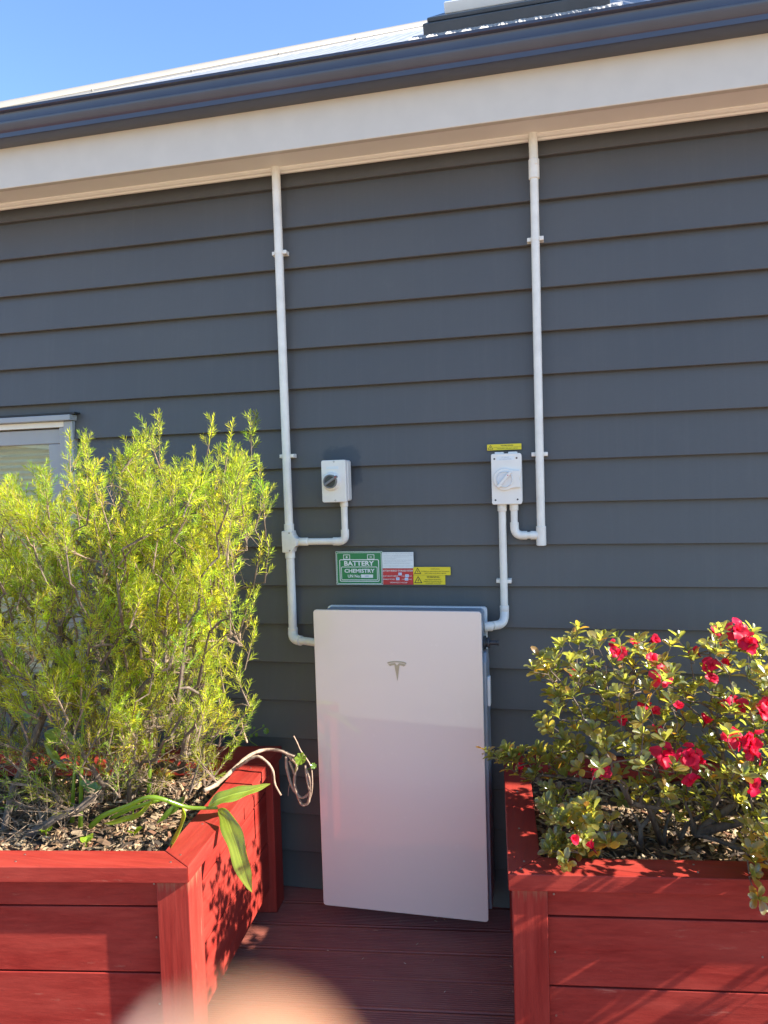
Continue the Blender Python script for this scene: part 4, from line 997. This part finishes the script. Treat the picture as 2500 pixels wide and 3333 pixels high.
for i, tr in enumerate(limbs):
    if i in (0, 1, 2, 4): T.limb(tr)
    else:
        j = min(range(len(T.p)), key=lambda k: (T.p[k] - tr[0]).length); T.limb(tr[1:], j)
nl = len(T.p)
MAIN = [(1145, 1440), (1180, 1412), (1240, 1368), (1330, 1368), (1440, 1378), (1500, 1410), (1545, 1350), (1620, 1345), (1700, 1385), (1800, 1450), (1800, 1790), (1659, 1760), (1560, 1725), (1480, 1710), (1400, 1720), (1330, 1690), (1270, 1680), (1200, 1660), (1180, 1560), (1155, 1545), (1185, 1500)]
ARM = [(1052, 1632), (1075, 1622), (1130, 1612), (1240, 1600), (1260, 1660), (1180, 1690), (1110, 1680), (1066, 1655)]
LOW = [(1165, 1735), (1260, 1720), (1330, 1750), (1330, 1830), (1265, 1868), (1190, 1850)]
RLOW = [(1600, 1740), (1760, 1750), (1780, 1960), (1650, 1935), (1610, 1860)]
LMID = [(1160, 1680), (1260, 1690), (1300, 1730), (1240, 1750), (1180, 1740)]
tips = sample(MAIN, 440, rg, lambda x, y: max(-.80, min(-.22, rg.gauss(-.52, .13)))) + sample(ARM, 46, rg, lambda x, y: rg.uniform(-.50, -.40)) + sample(LOW, 66, rg, lambda x, y: rg.uniform(-.80, -.66)) + sample(RLOW, 60, rg, lambda x, y: rg.uniform(-.86, -.66)) + sample(LMID, 12, rg, lambda x, y: rg.uniform(-.6, -.45))
tips += sample([(1330, 1700), (1600, 1720), (1640, 1800), (1500, 1775), (1350, 1760)], 26, rg, lambda x, y: rg.uniform(-.60, -.35))
for i in range(150): tips.append(Vector((rg.uniform(1.48, 2.15), rg.uniform(-.88, -.45), rg.uniform(.64, 1.02) + .12 * rg.random())))   # bush continued unseen beyond the frame, added to dapple the rim with shade
tips = [p for p in tips if p.z > .575]
tips += [at(1050 * K, 1622 * K, -.44), at(1175 * K, 1552 * K, -.5), at(1158 * K, 1450 * K, -.5), at(1248 * K, 1358 * K, -.5), at(1468 * K, 1375 * K, -.5), at(1222 * K, 1862 * K, -.82), at(1640 * K, 1940 * K, -.86)]
tips.sort(key=lambda p: min((p - T.p[k]).length for k in range(nl)))
ends = []; ros = []; cen = Vector((1.10, -.5, .60))
for p in tips:
    d = bend_dir(((p - cen).normalized() * .6 + Vector((0, 0, .65))).normalized(), rg, .22)
    j = T.join(p - d * .015, rg, .03, .005); e = T.node(p, j); ends.append(e); ros.append((p, d))
rad, chains = T.finish(ends, .0010, .44, .016)
tw = MB()
for ch in chains:
    if len(ch) < 2: continue
    if max(rad[i] for i in ch) > .0075 and len(ch) > 8: MB().tube([T.p[i] for i in ch], [rad[i] * (1 + .15 * MN.noise(T.p[i] * 40)) for i in ch], 8).build('trunk', BARK, az, smooth=True)
    else: tw.tube([T.p[i] for i in ch], [rad[i] for i in ch], 5, False)
tw.build('twigs', BARK, az, kind='stuff')
def leafmesh(nm, w, cup, arch, tint):
    m = MB(); m.cur = tint; ts = (0, .12, .35, .6, .82, 1.0); ws = (.10, .26, .66, 1.0, .98, .38); vs_ = []
    for t, k in zip(ts, ws):
        for x in (-1, -.0, 1): vs_.append((t, x * w * k, cup * abs(x) * k + arch * t * (1 - t) * 1.2 - arch * .5 * t * t))
    m.add(vs_, [(i * 3 + j, (i + 1) * 3 + j, (i + 1) * 3 + j + 1, i * 3 + j + 1) for i in range(5) for j in range(2)])
    me = m.mesh(nm, smooth=True); me.materials.append(AZLEAF); return m, me
VAR = [leafmesh('leaf', .225, .07, .12, (1.0, 1.0, .9)), leafmesh('leaf', .235, .09, .05, (1.25, 1.15, .8)), leafmesh('leaf', .20, .05, .20, (.8, .9, .95)), leafmesh('leaf', .24, .08, .15, (1.45, 1.1, .7)), leafmesh('leaf', .215, .10, .10, (1.1, 1.05, 1.0)), leafmesh('leaf', .21, .06, .16, (1.7, .85, .45))]
leaves = []
for p, d in ros:
    n = rg.choice((6, 7, 8, 9, 10)); side = d.orthogonal().normalized(); b2 = d.cross(side); a0 = rg.uniform(0, 6.28)
    rt = rg.random()
    for i in range(n):
        a = a0 + i * 2.399; o = side * math.cos(a) + b2 * math.sin(a); el = rg.uniform(.65, 1.35) if i < n - 2 else rg.uniform(.15, .5)
        v = (d * math.cos(el) + o * math.sin(el)).normalized(); L = rg.uniform(.025, .042) * (.75 if i >= n - 2 else 1)
        up = (d * math.sin(el) - o * math.cos(el)); up = (up + Vector((rg.gauss(0, .2), rg.gauss(0, .2), rg.gauss(0, .2))))
        y = up.cross(v).normalized(); z = v.cross(y).normalized()
        pos = p - d * rg.uniform(0, .012)
        mat = Matrix(((v.x * L, y.x * L, z.x * L, pos.x), (v.y * L, y.y * L, z.y * L, pos.y), (v.z * L, y.z * L, z.z * L, pos.z), (0, 0, 0, 1)))
        k = rg.choice((0, 0, 1, 1, 2, 4, 4)) if rt < .8 else rg.choice((1, 3, 3, 4, 1))
        if rg.random() < .11: k = rg.choice((5, 3))
        leaves.append((mat, k, (CAM - pos).length / L, pos))
def inframe(p):
    v = CROT.transposed() @ (p - CAM); return abs(v.x / v.y * FPX) < PW_ / 2 and abs(v.z / v.y * FPX) < PH_ / 2
vis = sorted([l for l in leaves if inframe(l[3])], key=lambda l: l[2])[:300]; vs_id = set(id(l) for l in vis)
rl = root_loc(az)
for mat, k, _, _ in vis:
    o = bpy.data.objects.new('leaf', VAR[k][1]); COL.objects.link(o); o.parent = az
    mm = mat.copy(); mm.translation = mm.translation - rl; o.matrix_basis = mm
fm = MB()
for l in leaves:
    if id(l) in vs_id: continue
    b = VAR[l[1]][0]; fm.cur = b.cur; fm.add([l[0] @ Vector(v) for v in b.v], b.f)
fm.build('foliage', AZLEAF, az, smooth=True, kind='stuff')
# flowers: five ruffled petals round a throat
def petal(m, c, d, o, L, w, seed, open_):
    pts = []; n = 6
    for i in range(n):
        t = i / (n - 1); ang = open_ * (.25 + 1.0 * t * t); pts.append(c + (d * math.cos(ang) + o * math.sin(ang)) * L * t)
    ws = [w * k for k in (.18, .42, .72, 1.0, .95, .45)]
    blade(m, pts, ws, (d * math.sin(open_) * -1 + o * -.4 + d * .9).normalized(), .18, .22, seed, False)
FL = [(905, 250, 0, -.5), (545, 415, 0, -.52), (1150, 610, 0, -.6), (1310, 690, 0, -.62), (840, 690, 0, -.6), (1480, 590, 1, -.64), (1250, 300, 0, -.55), (245, 880, 0, -.45), (250, 955, 0, -.45), (785, 262, 0, -.55), (815, 312, 1, -.58), (1010, 232, 0, -.55), (1005, 345, 1, -.60), (1058, 438, 2, -.66), (1335, 372, 1, -.6), (1340, 452, 1, -.62), (1492, 172, 2, -.58), (1548, 242, 2, -.6), (1370, 205, 1, -.58), (960, 607, 1, -.6), (1012, 642, 0, -.62), (1022, 738, 0, -.63), (700, 972, 2, -.70), (1078, 895, 2, -.70), (1215, 892, 2, -.70), (1282, 925, 0, -.69), (1217, 1030, 1, -.74), (1582, 1062, 1, -.74), (1450, 770, 2, -.70), (1545, 800, 2, -.72), (1585, 860, 2, -.73), (1632, 640, 1, -.66), (553, 1362, 0, -.84), (655, 1402, 0, -.84), (1655, 600, 1, -.66), (468, 828, 0, -.48), (1400, 588, 0, -.6), (1425, 365, 0, -.58)]
for i, (x, y, sz, Y) in enumerate(FL):
    c = ap_(x, y, Y); d = Vector((rg.gauss(0, .45), rg.gauss(-.55, .3), rg.gauss(.55, .3))).normalized()
    L = (.020, .026, .032)[sz] * rg.uniform(.9, 1.15); op = (.45, .85, 1.1)[sz]; s = d.orthogonal().normalized(); b2 = d.cross(s)
    f = MB(); f.cur = (.35, .9, .35); c0 = c - d * L * .55
    f.tube([c0 - d * .012, c0 - d * .002, c0 + d * .004], [.0012, .0028, .0035], 6)
    fo = f.build('flower', PETAL, az, smooth=True)
    for k in range(5 if sz < 2 else 7):
        a = k * 2 * math.pi / 5 + rg.uniform(-.2, .2) + (.6 if k > 4 else 0); o = s * math.cos(a) + b2 * math.sin(a); m = MB(); q = rg.uniform(.8, 1.2); m.cur = (q, q * rg.uniform(.7, 1.6), q)
        petal(m, c0, bend_dir(d, rg, .12), o, L * rg.uniform(.9, 1.15) * (1.25 if sz == 0 else 1.1), L * rg.uniform(.42, .55), k * 1.7 + i, op * rg.uniform(.8, 1.2) * (.7 if k > 4 else 1))
        m.build('petal', PETAL, fo, smooth=True)

# leaf litter on the deck
rg = random.Random(3); m = MB()
for i in range(34):
    u, n_ = rg.uniform(-.05, .75), rg.uniform(-.75, -.10); c = DU * u + DN * n_ + Vector((0, 0, .003)); a = rg.uniform(0, 3.14); L, w = rg.uniform(.003, .011), rg.uniform(.0006, .0022)
    d = Vector((math.cos(a), math.sin(a), 0)); s = Vector((-d.y, d.x, 0)); m.cur = rg.choice(((.5, .36, .24), (.42, .22, .14), (.6, .5, .38), (.25, .13, .09)))
    m.add([c - d * L, c + s * w, c + d * L, c - s * w, c + Vector((0, 0, .002))], [(0, 1, 4), (1, 2, 4), (2, 3, 4), (3, 0, 4)])
tag(m.build('leaf_litter', CHIP), 'scattered dry leaf specks on the deck in front of the battery', 'litter', kind='stuff')

# ------------------------------------------------------------------ the photographer's hand, close under the lens
def hand_pt(r, f, u): return CAM + CROT @ Vector((r, f, u))
bm_pts = []; bm_ed = []; bm_r = []
def hv(p, r, par=None):
    bm_pts.append(hand_pt(*p)); bm_r.append(r)
    if par is not None: bm_ed.append((par, len(bm_pts) - 1))
    return len(bm_pts) - 1
palm = hv((.018, -.030, -.135), .026); wrist = hv((.034, -.085, -.165), .026, palm); fore = hv((.06, -.20, -.25), .034, wrist); hv((.09, -.30, -.33), .040, fore)
for mcp, ch in ((((.004, .000, -.112), .0115), [((-.006, .028, -.090), .0098), ((-.010, .040, -.064), .0088), ((-.0092, .0425, -.0400), .0092), ((-.0080, .0430, -.0290), .0084)]),
                (((.022, .004, -.120), .0115), [((.020, .040, -.112), .0100), ((.016, .052, -.088), .0088), ((.014, .046, -.068), .0078)]),
                (((.038, .000, -.128), .0110), [((.040, .034, -.126), .0095), ((.036, .044, -.104), .0085), ((.032, .036, -.088), .0076)]),
                (((.052, -.010, -.134), .0100), [((.056, .018, -.134), .0085), ((.052, .026, -.118), .0075), ((.048, .020, -.104), .0068)]),
                (((-.006, -.046, -.128), .0140), [((-.024, -.030, -.108), .0120), ((-.034, -.016, -.090), .0105), ((-.036, -.010, -.074), .0090)])):
    j = hv(mcp[0], mcp[1], palm)
    for p, r in ch: j = hv(p, r, j)
me = bpy.data.meshes.new('hand'); L0 = Vector(bm_pts[0]); me.from_pydata([tuple(p - L0) for p in bm_pts], bm_ed, [])
def mat_skin():
    m = M('skin'); f = m.noise(m.coord(), 90, 5, .6)
    m.set(Base_Color=m.ramp(f, [(.3, (.27, .13, .07)), (.7, (.37, .19, .11))]), Roughness=.5, Subsurface_Weight=.25, Subsurface_Scale=.004); m.bump(m.noise(m.coord(), 600, 3), .2, .0004); return m.m
me.materials.append(mat_skin()); hand = bpy.data.objects.new('hand', me); hand.location = L0; COL.objects.link(hand)
sk = hand.modifiers.new('skin', 'SKIN'); sk.use_smooth_shade = True
for i, r in enumerate(bm_r): me.skin_vertices[0].data[i].radius = (r, r)
me.skin_vertices[0].data[0].use_root = True
ss = hand.modifiers.new('subd', 'SUBSURF'); ss.levels = 2; ss.render_levels = 2
tag(hand, 'out of focus fingertip of a hand close to the lens at the bottom edge', 'hand')
nc = hand_pt(-.0145, .0425, -.0345); ax = (CROT @ Vector((-.75, .15, .35))).normalized()
MB().lathe(nc, ax, [(.0048, 0), (.0046, .0008), (.0030, .0014), (.0006, .0016)], 18).build('fingernail', flat('nail', (.52, .36, .30), .3, .05, 60), hand, smooth=True)

# unseen far hill ring, added to soften the horizon reflected in the battery
hl = MB(); n = 120; hv_ = []
for i in range(n + 1):
    a = math.pi * 2 * i / n; r = 260 + 30 * math.sin(a * 3); c = Vector((math.cos(a) * r, math.sin(a) * r, 0)); h = 13 + 9 * MN.noise((a * 2.2, 1.3, 0)) + 4 * MN.noise((a * 9, 4.1, 0))
    for k, (f, g_) in enumerate(((.55, 0), (.8, .45), (1.0, 1.0), (1.3, .2))): hv_.append((c.x * f, c.y * f, -.4 + max(.5, h) * g_))
hl.add(hv_, [(i * 4 + k, (i + 1) * 4 + k, (i + 1) * 4 + k + 1, i * 4 + k + 1) for i in range(n) for k in range(3)])
tag(hl.build('added_hills', flat('added_hill_tone', (.20, .19, .13), .95, .4, .08), smooth=True), kind='structure')
